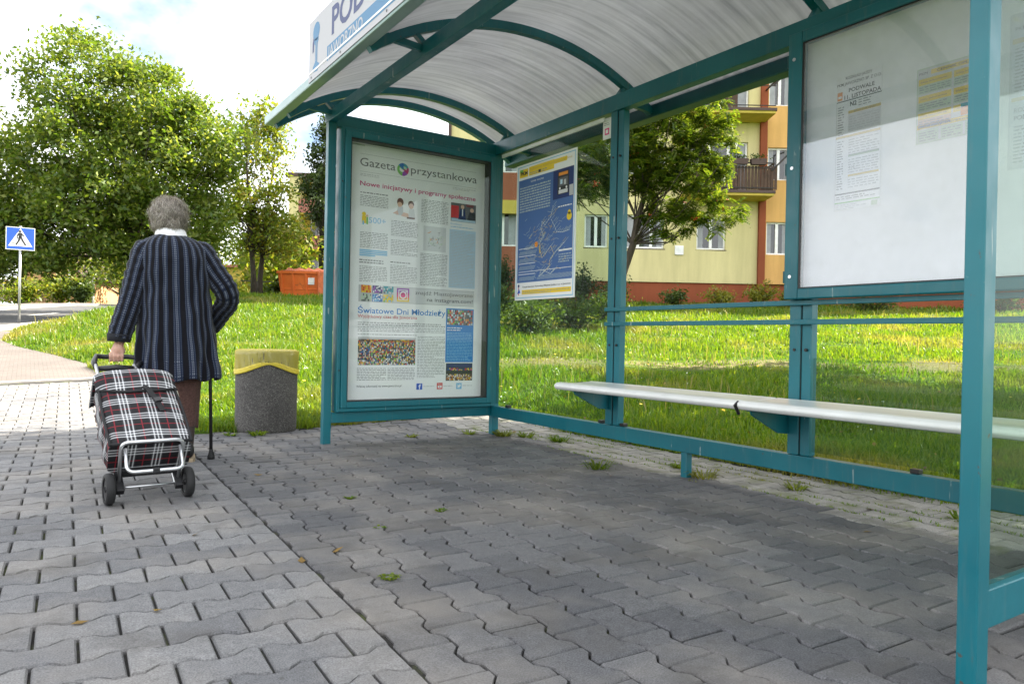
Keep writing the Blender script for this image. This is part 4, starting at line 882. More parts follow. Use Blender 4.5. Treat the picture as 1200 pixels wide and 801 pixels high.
# ------------------------------------------------------------------ yellow block of flats (facade square to the view)
def facade_local(name, label, u0, d0, cat='building'):
    c = W(u0, d0); return thing(name, label, cat, (*c, 0), -YAW)
GB = 2.35
def window(parent, x0, x1, z0, z1, y=0, casements=2, open_=None, mat='frame_white', curt=True):
    """a window set in the wall plane y (wall faces -y)"""
    f = MB(); e = .065
    f.box(x0, x1, y-.03, y+.05, z0, z0+e); f.box(x0, x1, y-.03, y+.05, z1-e, z1); f.box(x0, x0+e, y-.03, y+.05, z0+e, z1-e); f.box(x1-e, x1, y-.03, y+.05, z0+e, z1-e)
    for k in range(1, casements):
        xc = x0+(x1-x0)*k/casements; f.box(xc-.055, xc+.055, y-.035, y+.045, z0+e, z1-e)
    fo_ = f.build('window', mat, parent, bevel=.008)
    p = MB()
    for k in range(casements):
        a = x0+(x1-x0)*k/casements+.05; b = x0+(x1-x0)*(k+1)/casements-.05; p.add([(a, y+.02, z0+e), (b, y+.02, z0+e), (b, y+.02, z1-e), (a, y+.02, z1-e)], [(0, 1, 2, 3)])
    p.build('pane', 'wglass', fo_)
    if curt:
        for a, b in ((x0+.07, x0+.07+random.uniform(.10, .26)*(x1-x0)), (x1-.07-random.uniform(.08, .24)*(x1-x0), x1-.07)):
            p = MB(); p.add([(a, y+.014, z0+e), (b, y+.014, z0+e), (b, y+.014, z1-e), (a, y+.014, z1-e)], [(0, 1, 2, 3)])
            p.build('curtain', 'curtain', fo_)
    s_ = MB(); s_.box(x0-.04, x1+.04, y-.13, y-.031, z0-.045, z0-.005); s_.build('sill', 'sill', fo_)
    return fo_
def wall(parent, name, mat, x0, x1, z0, z1, y, holes, depth=.18):
    """a wall sheet with window openings and reveals"""
    xs_ = sorted({x0, x1, *[h[0] for h in holes], *[h[1] for h in holes]}); zs_ = sorted({z0, z1, *[h[2] for h in holes], *[h[3] for h in holes]})
    mb = MB()
    for i in range(len(xs_)-1):
        for j in range(len(zs_)-1):
            cx, cz = (xs_[i]+xs_[i+1])/2, (zs_[j]+zs_[j+1])/2
            if any(h[0] < cx < h[1] and h[2] < cz < h[3] for h in holes): continue
            a, b, c, d = xs_[i], xs_[i+1], zs_[j], zs_[j+1]; mb.add([(a, y, c), (b, y, c), (b, y, d), (a, y, d)], [(0, 1, 2, 3)])
    for a, b, c, d in holes:
        mb.add([(a, y, c), (b, y, c), (b, y, d), (a, y, d), (a, y+depth, c), (b, y+depth, c), (b, y+depth, d), (a, y+depth, d)], [(0, 1, 5, 4), (1, 2, 6, 5), (2, 3, 7, 6), (3, 0, 4, 7)])
    o = mb.build(name, mat, parent); return o
B = facade_local('apartment_block', 'cream and orange block of flats with balconies behind the rowan tree', 0, 27)
ST = [4.30, 7.05, 9.80]
TOPZ = 13.6
hc = []
for k, z in enumerate(ST):
    hc += [(2.60, 3.46, z, z+1.22), (4.12, 5.56, z, z+1.24)]
    if k == 0: hc.append((6.76, 7.84, z, z+1.2))
    else: hc.append((6.5, 8.6, z-.75, z+1.25))
    hc += [(.95, 1.95, z, z+1.22)]
wall(B, 'wall', 'r_cream', .42, 9.02, 3.06, TOPZ, 0, hc)
for a, b, c, d in hc:
    big = c % 1 and (d-c) > 1.6
    window(B, a, b, c, d, .13, 3 if b-a > 1.2 else 2)
wall(B, 'plinth', 'r_brown', -2.5, 22, 1.2, 3.045, .06, [])
mb = MB(); mb.box(9.021, 9.27, -.14, .1, 2.2, TOPZ); mb.build('pilaster', 'r_brown', B, bevel=.01)
ho = [(9.32, 10.16, z-.15, z+1.06) for z in ST]+[(9.32, 10.16, 12.40, 13.3)]+[(12.4, 13.6, z-.15, z+1.1) for z in ST]+[(16.4, 17.6, z-.15, z+1.1) for z in ST]
wall(B, 'wall', 'r_orange', 9.271, 22, 3.06, TOPZ, -.06, ho)
for a, b, c, d in ho: window(B, a, b, c, d, .08, 2)
# open casement on the middle floor
mb = MB(); z = ST[1]-.15
for q in ((0, .05, 0, 1.1), (.62, .67, 0, 1.1), (.05, .62, 0, .05), (.05, .62, 1.05, 1.1)): mb.box(q[0], q[1], -.02, .02, q[2], q[3])
o = mb.build('open_casement', 'frame_white', B, bevel=.006); o.location = (10.08, .0, z+.05); o.rotation_euler = (0, 0, R(-112))
hr = [(-.98, .12, z, z+1.3) for z in ST]
wall(B, 'wall', 'r_redbrown', -1.2, .419, 3.06, 9.35, .20, hr)
for a, b, c, d in hr: window(B, a, b, c, d, .34, 2)
wall(B, 'wall', 'r_white', -2.5, .419, 9.36, TOPZ, .15, [])
wall(B, 'wall', 'r_cream', -2.5, -1.201, 3.06, 9.359, .15, [])
for z in (5.48, 8.25):
    mb = MB(); mb.box(-1.19, .418, -.02, .199, z, z+.5); mb.build('band', 'r_yellow', B, bevel=.01)
mb = MB(); mb.tube([(-2.46, .05, 2.3), (-2.46, .05, TOPZ)], .06, 10); mb.build('downpipe', 'roof_dark', B)
mb = MB(); mb.box(-2.5, 22, .5, 11, 1.0, TOPZ-.02); mb.build('core', 'r_cream', B)
mb = MB(); mb.box(-2.7, 22.2, -.5, 11.2, TOPZ, TOPZ+.25); mb.build('roof', 'roof_dark', B)
mb = MB(); mb.box(-2.505, -2.49, .16, 11, 1.2, TOPZ); mb.build('end_wall', 'r_white', B)
mb = MB(); mb.box(5.96, 6.28, -.05, 0, 4.08, 4.42); mb.build('meter_box', 'frame_white', B, bevel=.01)
def leaf_quads0(P_, s): 
    n = len(P_); q = rng.normal(size=(n, 3)); q /= np.linalg.norm(q, axis=1, keepdims=True); b_ = np.cross(q, rng.normal(size=(n, 3))); b_ /= np.linalg.norm(b_, axis=1, keepdims=True)
    return np.stack([P_-q*s*.5, P_+b_*s*.3, P_+q*s*.5, P_-b_*s*.3], 1).reshape(-1, 3), np.arange(n*4).reshape(n, 4)
# balconies
def balcony(x0, x1, z, wood):
    mb = MB(); mb.box(x0, x1, -1.15, -.001, z-.16, z); s_ = mb.build('balcony_slab', 'r_yellow', B, bevel=.01)
    mb = MB(); mb.box(x0-.03, x1+.03, -1.19, -1.152, z-.07, z+.03); mb.box(x1, x1+.04, -1.15, 0, z-.07, z+.03); mb.build('edge_strip', 'roof_dark', s_)
    mb = MB(); mb.bar((x0, -1.13, z+1.0), (x1, -1.13, z+1.0), .05, .04); mb.bar((x1-.02, -1.13, z+1.0), (x1-.02, 0, z+1.0), .05, .04); mb.bar((x0+.02, -1.13, z+1.0), (x0+.02, 0, z+1.0), .05, .04)
    mb.bar((x0, -1.13, z+.12), (x1, -1.13, z+.12), .03, .03); mb.bar((x0, -1.13, z+.82), (x1, -1.13, z+.82), .025, .025)
    mb.build('handrail', 'iron', s_)
    k = 0; x = x0+.03
    while x < x1:
        mb = MB()
        if wood: mb.box(x, x+.10, -1.125, -1.105, z+.06, z+.90)
        else: mb.bar((x, -1.13, z+.12), (x, -1.13, z+1.0), .018, .018)
        mb.build('slat' if wood else 'baluster', 'slat_wood' if wood else 'iron', s_); x += .118 if wood else .13
    y = -1.05
    while y < -.05:
        mb = MB()
        if wood: mb.box(x1-.035, x1-.015, y, y+.10, z+.06, z+.90)
        else: mb.bar((x1-.02, y, z+.12), (x1-.02, y, z+1.0), .018, .018)
        mb.build('slat' if wood else 'baluster', 'slat_wood' if wood else 'iron', s_); y += .118 if wood else .13
balcony(6.1, 9.2, 6.26, True); balcony(6.1, 9.2, 9.18, False); balcony(6.1, 9.2, 12.0, False)
for x in (7.7, 8.35):
    mb = MB(); mb.loft([[(x, -1.27, 7.18), (x+.5, -1.27, 7.18), (x+.5, -1.09, 7.18), (x, -1.09, 7.18)], [(x-.03, -1.29, 7.38), (x+.53, -1.29, 7.38), (x+.53, -1.07, 7.38), (x-.03, -1.07, 7.38)]]); mb.build('flower_box', 'roof_dark', B)
    v, f = leaf_quads0(np.array([x+.25, -1.18, 7.45])+rng.normal(size=(90, 3))*np.array([.18, .07, .07]), .09); npmesh('flower_box_plants', v, f, 'leaf_shrub', B)
for x0_, x1_, z_ in ((6.3, 6.9, 6.3), (7.3, 7.9, 9.25)):
    mb = MB(); mb.box(x0_, x1_, -.95, -.6, z_, z_+.55); mb.build('balcony_chest', 'slat_wood', B, bevel=.02)
mb = MB(); mb.bar((9.1, -1.13, 10.0), (9.75, -1.5, 10.75), .04, .05); mb.build('washing_pole', 'iron', B)
mb = MB(); mb.bar((9.1, -1.13, 7.0), (9.75, -1.5, 7.7), .04, .05); mb.build('washing_pole', 'iron', B)

# left block and its low wing
B2 = facade_local('apartment_block', 'distant yellow block of flats with mauve balconies behind the orange skip', 0, 58)
h2 = [(-16.3, -14.9, z, z+1.6) for z in (5.3, 8.7, 11.5)]
mb = MB(); mb.box(-17.6, -16.85, -1.2, 9, 2, 13.2); mb.build('side_wall', 'r_cream', B2)
wall(B2, 'wall', 'r_yellow', -16.849, -8, 2, 13.1, .2, h2)
for a, b, c, d in h2: window(B2, a, b, c, d, .34, 2)
mb = MB(); mb.box(-17.9, -8, -1.3, 9.2, 13.21, 13.5); mb.build('roof', 'roof_dark', B2)
mb = MB(); mb.box(-16.8, -8, .6, 9, 2, 13.1); mb.build('core', 'r_yellow', B2)
for z in (7.6, 10.4):
    mb = MB(); mb.box(-16.84, -12, -1.2, .19, z-.1, z+.05); s_ = mb.build('balcony_slab', 'r_yellow', B2); mb = MB(); mb.box(-16.84, -12, -1.26, -1.18, z, z+1.05); mb.build('balcony_front', 'r_mauve', s_)
B3 = facade_local('low_house', 'low yellow building with one small window left of the tall yellow block', 0, 60)
hw = [(-19.4, -18.4, 4.3, 5.4)]
wall(B3, 'wall', 'r_yellow', -26, -17.9, 2, 6.3, 0, hw); window(B3, *hw[0], .1, 2)
wall(B3, 'plinth', 'r_mauve', -26, -17.9, 1.8, 3.9, -.03, [])
mb = MB(); mb.box(-26, -17.9, .4, 8, 2, 6.28); mb.build('core', 'r_yellow', B3)
mb = MB(); mb.box(-26.3, -17.7, -.4, 8.3, 6.31, 6.5); mb.build('roof', 'r_mauve', B3)
# far street: house, fence, poles, car
def far(name, label, cat, x, y, d, z=None):
    u = (x-600)/FPX*d; c = W(u, d); return thing(name, label, cat, (*c, float(zpath(*c)) if z is None else z), -YAW)
H = far('gabled_house', 'small orange gabled house beyond the road under the big tree', 'house', 58, 340, 62)
mb = MB(); mb.prism([(-2.2, 0, 0), (2.6, 0, 0), (2.6, 0, 2.6), (.4, 0, 4.7), (-2.2, 0, 2.6)], (0, 6, 0)); mb.build('wall', 'r_house', H)
for s_ in ((-2.6, 2.25, .4, 4.85), (.4, 4.85, 3.0, 2.25)):
    mb = MB(); mb.prism([(s_[0], -.3, s_[1]), (s_[2], -.3, s_[3]), (s_[2], -.3, s_[3]+.16), (s_[0], -.3, s_[1]+.16)], (0, 6.6, 0)); mb.build('roof', 'roof_dark', H)
window(H, .1, 1.1, 1.0, 2.2, -.02, 2)
mb = MB(); mb.box(1.6, 1.75, -.15, -.005, 0, 3.2); mb.build('corner_post', 'frame_white', H)
H2 = far('gabled_house', 'pale house glimpsed between trunks behind the parked car', 'house', 132, 345, 112)
mb = MB(); mb.box(-4, 4.2, 0, 7, 0, 5.2); mb.build('wall', 'r_pink', H2); mb = MB(); mb.prism([(-4.4, -.3, 5.21), (4.6, -.3, 5.21), (.1, -.3, 7.6)], (0, 7.6, 0)); mb.build('roof', 'r_mauve', H2)
window(H2, -2.5, -1.1, 1.5, 3.0, -.03, 2); window(H2, .8, 2.2, 1.5, 3.0, -.03, 2)
Fn = far('plank_fence', 'brown plank fence along far side of the road at left edge', 'fence', 8, 350, 42)
Fn['label'] = 'brown plank fence along far side of the road at left edge'
for k in range(46):
    mb = MB(); x = -3+k*.125; mb.box(x, x+.10, 0, .03, .1, 1.35+.05*math.sin(k*2.3)); mb.build('plank', 'fence_wood', Fn)
for z in (.4, 1.1):
    mb = MB(); mb.box(-3, 2.7, .031, .08, z, z+.09); mb.build('rail', 'fence_wood', Fn)
Po = far('utility_pole', 'thin pale utility pole standing by plank fence beyond the crossing', 'pole', 22, 350, 40)
mb = MB(); mb.tube([(0, 0, -.3), (0, 0, 4.6)], [.12, .09], 10); mb.build('shaft', 'kerb', Po)
mb = MB(); mb.box(-.3, .3, -.03, .03, 4.2, 4.3); mb.build('crossarm', 'galv', Po)
Rs = far('road_sign', 'grey back of a road sign at the far left edge', 'road sign', 3, 350, 38)
mb = MB(); mb.tube([(0, 0, -.2), (0, 0, 2.3)], .03, 8); mb.build('post', 'galv', Rs); mb = MB(); mb.box(-.42, .28, -.05, -.035, 1.35, 2.2); mb.build('plate', 'galv', Rs, bevel=.01)
Lp = far('street_post', 'slim yellowish post behind the big tree beside the pale house', 'post', 108, 345, 60)
mb = MB(); mb.tube([(0, 0, 0), (0, 0, 3.6)], .11, 10); mb.build('shaft', 'kerb', Lp)
cu_, cd_ = (89.5-600)/FPX*97, 97; cc = W(cu_, cd_)
Cr = thing('parked_car', 'small dark blue car on the road beyond the grass', 'car', (*cc, float(zpath(*cc))-.06), -YAW+R(8))
mb = MB(); rings = []
for y, hw_, z0, z1 in ((-2, .70, .35, .75), (-1.95, .80, .28, .92), (-1.2, .84, .22, .98), (.6, .84, .22, .95), (1.6, .80, .25, .85), (2.0, .70, .35, .68)):
    rings.append([(-hw_, y, z0), (hw_, y, z0), (hw_, y, z1-.15), (hw_*.93, y, z1), (-hw_*.93, y, z1), (-hw_, y, z1-.15)])
mb.loft(rings); mb.build('body', 'car_blue', Cr, smooth=False, bevel=.05)
mb = MB(); mb.loft([[(-.74, y, .93), (.74, y, .93), (hw_, y2, z), (-hw_, y2, z)] for y, y2, hw_, z in ((-1.85, -1.35, .58, 1.42),)]+[[(-.74, .9, .93), (.74, .9, .93), (.58, .2, 1.42), (-.58, .2, 1.42)]]); mb.build('cabin', 'wglass', Cr)
mb = MB(); mb.box(-.57, .57, -1.3, .18, 1.415, 1.46); mb.build('roof', 'car_blue', Cr, bevel=.03)
for x in (-.72, .72):
    for y in (-1.3, 1.25):
        mb = MB(); mb.tube([(x-.09, y, .30), (x+.09, y, .30)], .30, 18); mb.build('wheel', 'rubber', Cr)
    mb = MB(); mb.box(x-.08, x+.06, -2.01, -1.93, .62, .80); mb.build('tail_light', 'lamp_red', Cr)
mb = MB(); mb.box(-.26, .26, -2.03, -2.0, .45, .57); mb.build('number_plate', 'frame_white', Cr)
# rail by the left trees
Ra = far('handrail', 'thin dark metal rail by the two slender trunks', 'rail', 300, 345, 33, gz(*W(-11.7, 33)))
mb = MB(); mb.tube([(-.75, 0, 1.0), (1.2, 0, .96)], .02, 6); mb.build('rail', 'iron', Ra)
for x in (0, 1.15):
    mb = MB(); mb.tube([(x, 0, -.1), (x, 0, 1.0)], .02, 6); mb.build('post', 'iron', Ra)

# ------------------------------------------------------------------ trees
def unit(v): return v/np.maximum(np.linalg.norm(v, axis=-1, keepdims=True), 1e-9)
def leaf_quads(P_, size, up_bias=.5, aspect=.5, r=rng, lean=None):
    """folded diamond leaves at points P_; returns verts, faces"""
    n = len(P_); nrm = unit(r.normal(size=(n, 3)) + np.array([0, 0, up_bias*1.6])); t0 = unit(np.cross(nrm, r.normal(size=(n, 3)))); b = np.cross(nrm, t0)
    s = size*r.uniform(.65, 1.3, (n, 1)); droop = nrm*s*r.uniform(-.25, .05, (n, 1))
    v = np.stack([P_-t0*s*.5, P_+b*s*aspect*.5-nrm*s*.06, P_+t0*s*.5+droop, P_-b*s*aspect*.5-nrm*s*.06], 1).reshape(-1, 3)
    return v, np.arange(n*4).reshape(n, 4)
def make_tree(name, label, base, crown, nclump, per, leaf, mat, trunk_r, r=None, clump_r=.6, fork=.35, group=None, lean=(0, 0), shell=.45, flat=.65, stems=1, cat='tree', limbs=1.0, nfill=0):
    """crown: list of (x, y, z, rx, ry, rz) relative to the base"""
    r = np.random.default_rng(r or 1); T_ = thing(name, label, cat, base, 0, group)
    cr = np.array(crown, float); vol = cr[:, 3]*cr[:, 4]*cr[:, 5]; pick = r.choice(len(cr), nclump, p=vol/vol.sum())
    dirs = unit(r.normal(size=(nclump, 3))); rad = (shell + (1-shell)*r.random((nclump, 1))**.6)
    cen = cr[pick, :3] + dirs*rad*cr[pick, 3:]*(1-.12*r.random((nclump, 1)))
    ztop = cr[:, 2].max(); zlow = (cr[:, 2]-cr[:, 5]).min()
    tr = MB()
    for s_ in range(stems):
        a0 = 2*math.pi*s_/max(1, stems)+.7; off = np.array([math.cos(a0), math.sin(a0), 0])*(0 if stems == 1 else trunk_r*1.6)
        top = np.array([cr[:, 0].mean()+lean[0], cr[:, 1].mean()+lean[1], ztop*.92])
        if stems > 1: top = top + off*4
        path = [off*1.0+np.array([0, 0, -.4])]
        for i in range(1, 9):
            t1 = i/8; path.append(off*(1+t1)+top*np.array([t1**1.3, t1**1.3, t1]) + r.normal(size=3)*np.array([.07, .07, .03])*(trunk_r*8)*.5*(t1 > .1))
        tr.tube(path, [trunk_r*(1.35 if i == 0 else 1)*(1-.88*i/8) for i in range(9)], 9)
        pa = np.array(path)
        sel = r.choice(nclump, int(nclump*limbs/stems), replace=False) if limbs < 1 or stems > 1 else np.arange(nclump)
        for c in cen[sel]:
            hz = np.hypot(c[0], c[1]); zz = np.clip(c[2]*r.uniform(.5, .95)-.30*hz, ztop*fork*.62, ztop*.85); k = int(np.clip(zz/(ztop*.92)*8, 1, 7)); p = pa[k]
            if np.linalg.norm(c-p) < .15 or c[2] < p[2]+.22*np.hypot(c[0]-p[0], c[1]-p[1]): continue
            mid = p*.45+c*.55 + np.array([0, 0, -.10*np.linalg.norm(c-p)]) + r.normal(size=3)*.12
            rr_ = trunk_r*(1-.88*k/8)*.30; tr.tube([p, p*.72+mid*.28+np.array([0, 0, .04]), mid, c], [rr_, rr_*.72, rr_*.45, rr_*.14+.004], 5, cap=False)
    tr.build('trunk', 'bark', T_, smooth=True)
    n = per*nclump; ci = np.repeat(np.arange(nclump), per); cr_ = clump_r*r.uniform(.6, 1.35, (nclump, 1))
    off = np.clip(r.normal(size=(n, 3)), -1.7, 1.7)*.5; off[:, 2] *= flat; off[:, 2] -= .25*np.hypot(off[:, 0], off[:, 1])
    pts = cen[ci] + off*cr_[ci]
    if nfill:
        pk = r.choice(len(cr), nfill, p=vol/vol.sum()); pts = np.concatenate([pts, cr[pk, :3]+unit(r.normal(size=(nfill, 3)))*r.random((nfill, 1))**.4*cr[pk, 3:]])
    v, f = leaf_quads(pts, leaf, r=r); npmesh('crown', v, f, mat, T_); return T_
def ud(u, d, z, base, ru, rd_, rz):          # crown lobe from camera-frame position
    x, y = W(u, d); return (x-base[0], y-base[1], z-base[2], ru, rd_, rz)
def at(u, d, sink=.0): c = W(u, d); return (c[0], c[1], gz(*c)-sink)
b = at(-12.1, 24)
make_tree('broadleaf_tree', 'tallest broad leafy tree rising behind the walking woman', b, [ud(-13.4, 24, 6.3, b, 3.0, 3.0, 2.9), ud(-14.1, 24, 9.0, b, 2.0, 2.0, 2.1), ud(-12.4, 24, 8.4, b, 1.7, 1.8, 1.6), ud(-16.3, 23.4, 3.2, b, 2.2, 1.6, .9), ud(-16.2, 24.2, 6.0, b, 2.2, 2.2, 2.2), ud(-11.2, 23.8, 6.6, b, 2.1, 2.2, 2.3), ud(-15.2, 23.6, 4.2, b, 2.2, 2.0, 1.4), ud(-11.1, 24, 4.5, b, 1.9, 2, 1.5), ud(-18.2, 24.3, 4.6, b, 2.2, 2, 2.0), ud(-12.6, 22.6, 4.6, b, 2.0, 1.6, 1.7), ud(-10.2, 24, 7.2, b, 1.5, 1.6, 1.5), ud(-10.6, 24, 3.7, b, 1.6, 1.7, 1.1), ud(-12.0, 23, 3.2, b, 1.3, 1.3, .8), ud(-16.5, 22.8, 3.6, b, 2.4, 1.8, 1.1), ud(-14.2, 22.4, 3.5, b, 1.8, 1.5, .9)],
          500, 150, .165, 'leaf_big', .17, 3, .66, .5, nfill=9000, limbs=.45)
b = at(-10.55, 30)
make_tree('slender_tree', 'airy light green tree with two slender trunks left of the orange skip', b, [ud(-10.7, 30, 8.6, b, 1.2, 1.3, 2.0), ud(-10.5, 30, 6.4, b, 1.5, 1.5, 1.3), ud(-9.9, 30, 5.0, b, 1.0, 1.2, 1.1), ud(-11.2, 30, 5.2, b, 1.0, 1, 1.1), ud(-10.2, 30, 9.9, b, .8, .8, .9)], 130, 66, .19, 'leaf_light', .12, 5, .60, .4, stems=2, limbs=.8)
b = at(-11.2, 42)
make_tree('dark_tree', 'dark dense tree in front of the distant yellow flats', b, [ud(-10.6, 42, 11.2, b, 1.2, 1.4, 2.3), ud(-10.5, 42, 8.8, b, 1.5, 1.8, 2.0), ud(-9.6, 42, 6.4, b, 1.3, 1.6, 1.5), ud(-12.1, 42, 9.6, b, .5, .6, .5), ud(-11.6, 42, 6.0, b, .5, .6, .4)], 150, 70, .22, 'leaf_dark', .16, 8, .62, .3, nfill=1500)
# rowan: pinnate leaves and berry clusters
def rowan():
    b = at(2.45, 17.2); r = np.random.default_rng(21)
    lobes = [ud(3.3, 17, 5.4, b, 1.1, 1.3, 1.0), ud(3.9, 17, 4.55, b, 1.15, 1.3, .85), ud(2.3, 17.3, 5.2, b, 1.2, 1.2, 1.0), ud(4.6, 16.6, 3.75, b, .75, .8, .42), ud(1.5, 17, 4.7, b, .8, 1.0, .8), ud(3.6, 17, 3.6, b, .75, 1.0, .45), ud(4.5, 17, 5.4, b, .7, .8, .8), ud(4.3, 17, 6.2, b, .8, .9, .7), ud(2.9, 17, 6.5, b, 1.1, 1.1, .8)]
    T_ = make_tree('rowan_tree', 'rowan tree with red berry clusters and dark leaning trunk behind the shelter', b, lobes, 150, 6, .05, 'leaf_rowan', .125, 22, .34, .66, limbs=.34)
    cr = np.array(lobes); vol = cr[:, 3]*cr[:, 4]*cr[:, 5]; n = 7600
    pk = r.choice(len(cr), n, p=vol/vol.sum()); P_ = cr[pk, :3] + unit(r.normal(size=(n, 3)))*(.25+.75*r.random((n, 1))**.55)*cr[pk, 3:]
    # gather into sprays so gaps open between them
    spc = P_[r.choice(n, 260, replace=False)]; P_ = P_ + (spc[np.argmin(((P_[:, None, :]-spc[None])**2).sum(-1), 1)]-P_)*.45
    ax_ = unit(r.normal(size=(n, 3))*np.array([1, 1, .45])+np.array([0, 0, -.15])); sd_ = unit(np.cross(ax_, np.array([0, 0, 1.])+.35*r.normal(size=(n, 3)))); nr = np.cross(sd_, ax_)
    Ls = .21*r.uniform(.7, 1.25, (n, 1)); vs = []
    for k in range(6):
        t1 = (k+.6)/6; c = P_+ax_*Ls*t1 - nr*Ls*.25*t1*t1
        for sg in (-1, 1):
            l_ = Ls*.34*(1-.35*abs(t1-.45)); tip = c+sd_*sg*l_+ax_*l_*.35-nr*l_*.15; wv = ax_*Ls*.10
            vs.append(np.stack([c, c*.5+tip*.5-wv, tip, c*.5+tip*.5+wv], 1))
    v = np.concatenate(vs, 0).reshape(-1, 3); f = np.arange(len(v)).reshape(-1, 4); npmesh('foliage', v, f, 'leaf_rowan', T_)
    pts = P_[r.choice(n, 34, replace=False)]
    mb = MB()
    for p in pts:
        for k in range(12):
            q = p + r.normal(size=3)*np.array([.05, .05, .025]); mb.sphere(q, .017, 6, 4)
    tag(mb.build('berry_clusters', 'berry', T_, smooth=True), kind='stuff')
rowan()
# unseen trees added beyond the near end to shade the shelter and lawn
b = at(6.6, 6.2); b = (8.3, .5, gz(8.3, .5))
make_tree('broadleaf_tree', 'unseen leafy tree added beyond the near end of the shelter to shade it', b, [(0, -1.2, 6.6, 1.7, 2.3, 2.3), (0, 1.2, 7.0, 1.8, 2.2, 2.4), (.1, 3.2, 6.6, 1.6, 2.0, 2.1), (0, .2, 5.6, 1.7, 2.8, 1.2), (0, 3.0, 5.4, 1.5, 2.0, 1.1)], 460, 90, .19, 'leaf_big', .17, 31, .66, .45, nfill=34000, limbs=.4)
b = (11.3, 3.4, gz(11.3, 3.4))
make_tree('broadleaf_tree', 'second unseen leafy tree added farther up the lawn for its shade', b, [(0, 0, 4.3, 2.4, 2.4, 1.8), (.6, 1.6, 4.2, 1.6, 1.5, 1.3), (-.4, -1.4, 4.4, 1.8, 1.7, 1.4)], 200, 60, .17, 'leaf_big', .15, 33, .62, .35)
# far trees and bushes beyond the road
farlist = [(-25.5, 50, 3.4, 2.6, 3.0), (-30.0, 56, 4.5, 3.4, 3.6), (-27.8, 62, 4.2, 2.5, 4.2), (-34, 64, 5, 4, 4), (-31, 78, 5.2, 4.0, 4.5), (-38, 80, 6, 5, 5), (-24.5, 80, 4.6, 3.6, 4.0), (-66, 112, 8, 7, 7), (-22.5, 72, 4.2, 3.2, 3.6), (-20, 90, 5.5, 4.2, 4.6), (-12.9, 40, 3.0, 1.9, 2.4), (-14.6, 44, 2.6, 2.0, 2.2)]
lab = ['light green tree behind the crossing sign beyond the road', 'bushy light tree at left edge behind the plank fence', 'loose tree beside the orange gabled house', 'broad pale tree far behind the plank fence', 'far tree filling the gap right of the gabled house', 'far broad tree beyond the left end of the road', 'far tree behind the dark blue car', 'largest far tree out beyond the left edge', 'far tree behind the low yellow building', 'farthest tree between pale house and yellow building', 'light tree just left of the two slender trunks', 'light tree right of the walking woman beyond the big crown']
for i, (u, d, zc_, rr_, rz) in enumerate(farlist):
    b = at(u, d); make_tree('broadleaf_tree', lab[i], b, [(0, 0, zc_, rr_, rr_, rz*.8), (rr_*.4, .3, zc_+rz*.4, rr_*.7, rr_*.7, rz*.55), (-rr_*.5, -.3, zc_-rz*.25, rr_*.7, rr_*.7, rz*.5)], 55, 42, .34, 'leaf_light' if i in (0, 1, 2, 6, 10, 11) else 'leaf_big', .16, 50+i, 1.1, .3, group='trees beyond the road', limbs=.5)
def shrub(label, u, d, w_, h, mat, seed, n=900, leaf=.10, name='shrub', dz=0, group='shrubs along the foot of the flats'):
    b = at(u, d, -dz); r = np.random.default_rng(seed); T_ = thing(name, label, 'shrub', b, 0, group)
    mb = MB(); tips = []
    for k in range(11):
        a = r.uniform(0, 6.28); rr_ = w_*r.uniform(.1, .85); tip = np.array([math.cos(a)*rr_, math.sin(a)*rr_, h*r.uniform(.55, 1.0)*(1-.35*(rr_/w_)**2)]); tips.append(tip)
        mb.tube([(0, 0, -.05), tip*.5+np.array([0, 0, .08]), tip], [.018, .012, .004], 5, cap=False)
    mb.build('stems', 'bark', T_); tips = np.array(tips); ci = r.integers(0, 11, n); t1 = r.random((n, 1))**.6
    pts = tips[ci]*(.15+.85*t1)+r.normal(size=(n, 3))*np.array([.16, .16, .12])*w_; pts[:, 2] = np.maximum(pts[:, 2], .03)
    v, f = leaf_quads(pts, leaf, r=r); npmesh('foliage', v, f, mat, T_)
for i, q in enumerate([('dark rounded shrub beside the poster case against the red brick wall', -.30, 25.4, .55, 1.75, 'leaf_dark', 1500), ('dark low shrub under the route map poster', .9, 25.6, .9, .95, 'leaf_dark', 1400), ('dark bushy shrub right of the route map against the cream wall', 2.35, 25.6, 1.0, 1.35, 'leaf_dark', 1900), ('mid green shrub at the foot of the rowan tree', 3.6, 25.2, .8, .95, 'leaf_shrub', 1300), ('low green shrub below the small white meter box', 5.6, 25.6, .8, .55, 'leaf_shrub', 900),
                       ('low yellowish shrub below the right cream window', 7.1, 25.2, .8, .60, 'leaf_yellow', 900), ('tall yellow green bush by the brown pilaster', 8.55, 25.3, .62, 1.05, 'leaf_yellow', 1400), ('sparse yellowish bush below the orange wall', 9.7, 25.6, .7, .65, 'leaf_yellow', 800), ('low leafy shrub under the timetable case', 12.6, 25.3, 1.2, .5, 'leaf_shrub', 900), ('low leafy shrub beyond the front post', 17, 25.3, 1.4, .6, 'leaf_shrub', 900)]):
    shrub(q[0], q[1], q[2], q[3], q[4], q[5], 70+i, q[6], .11)
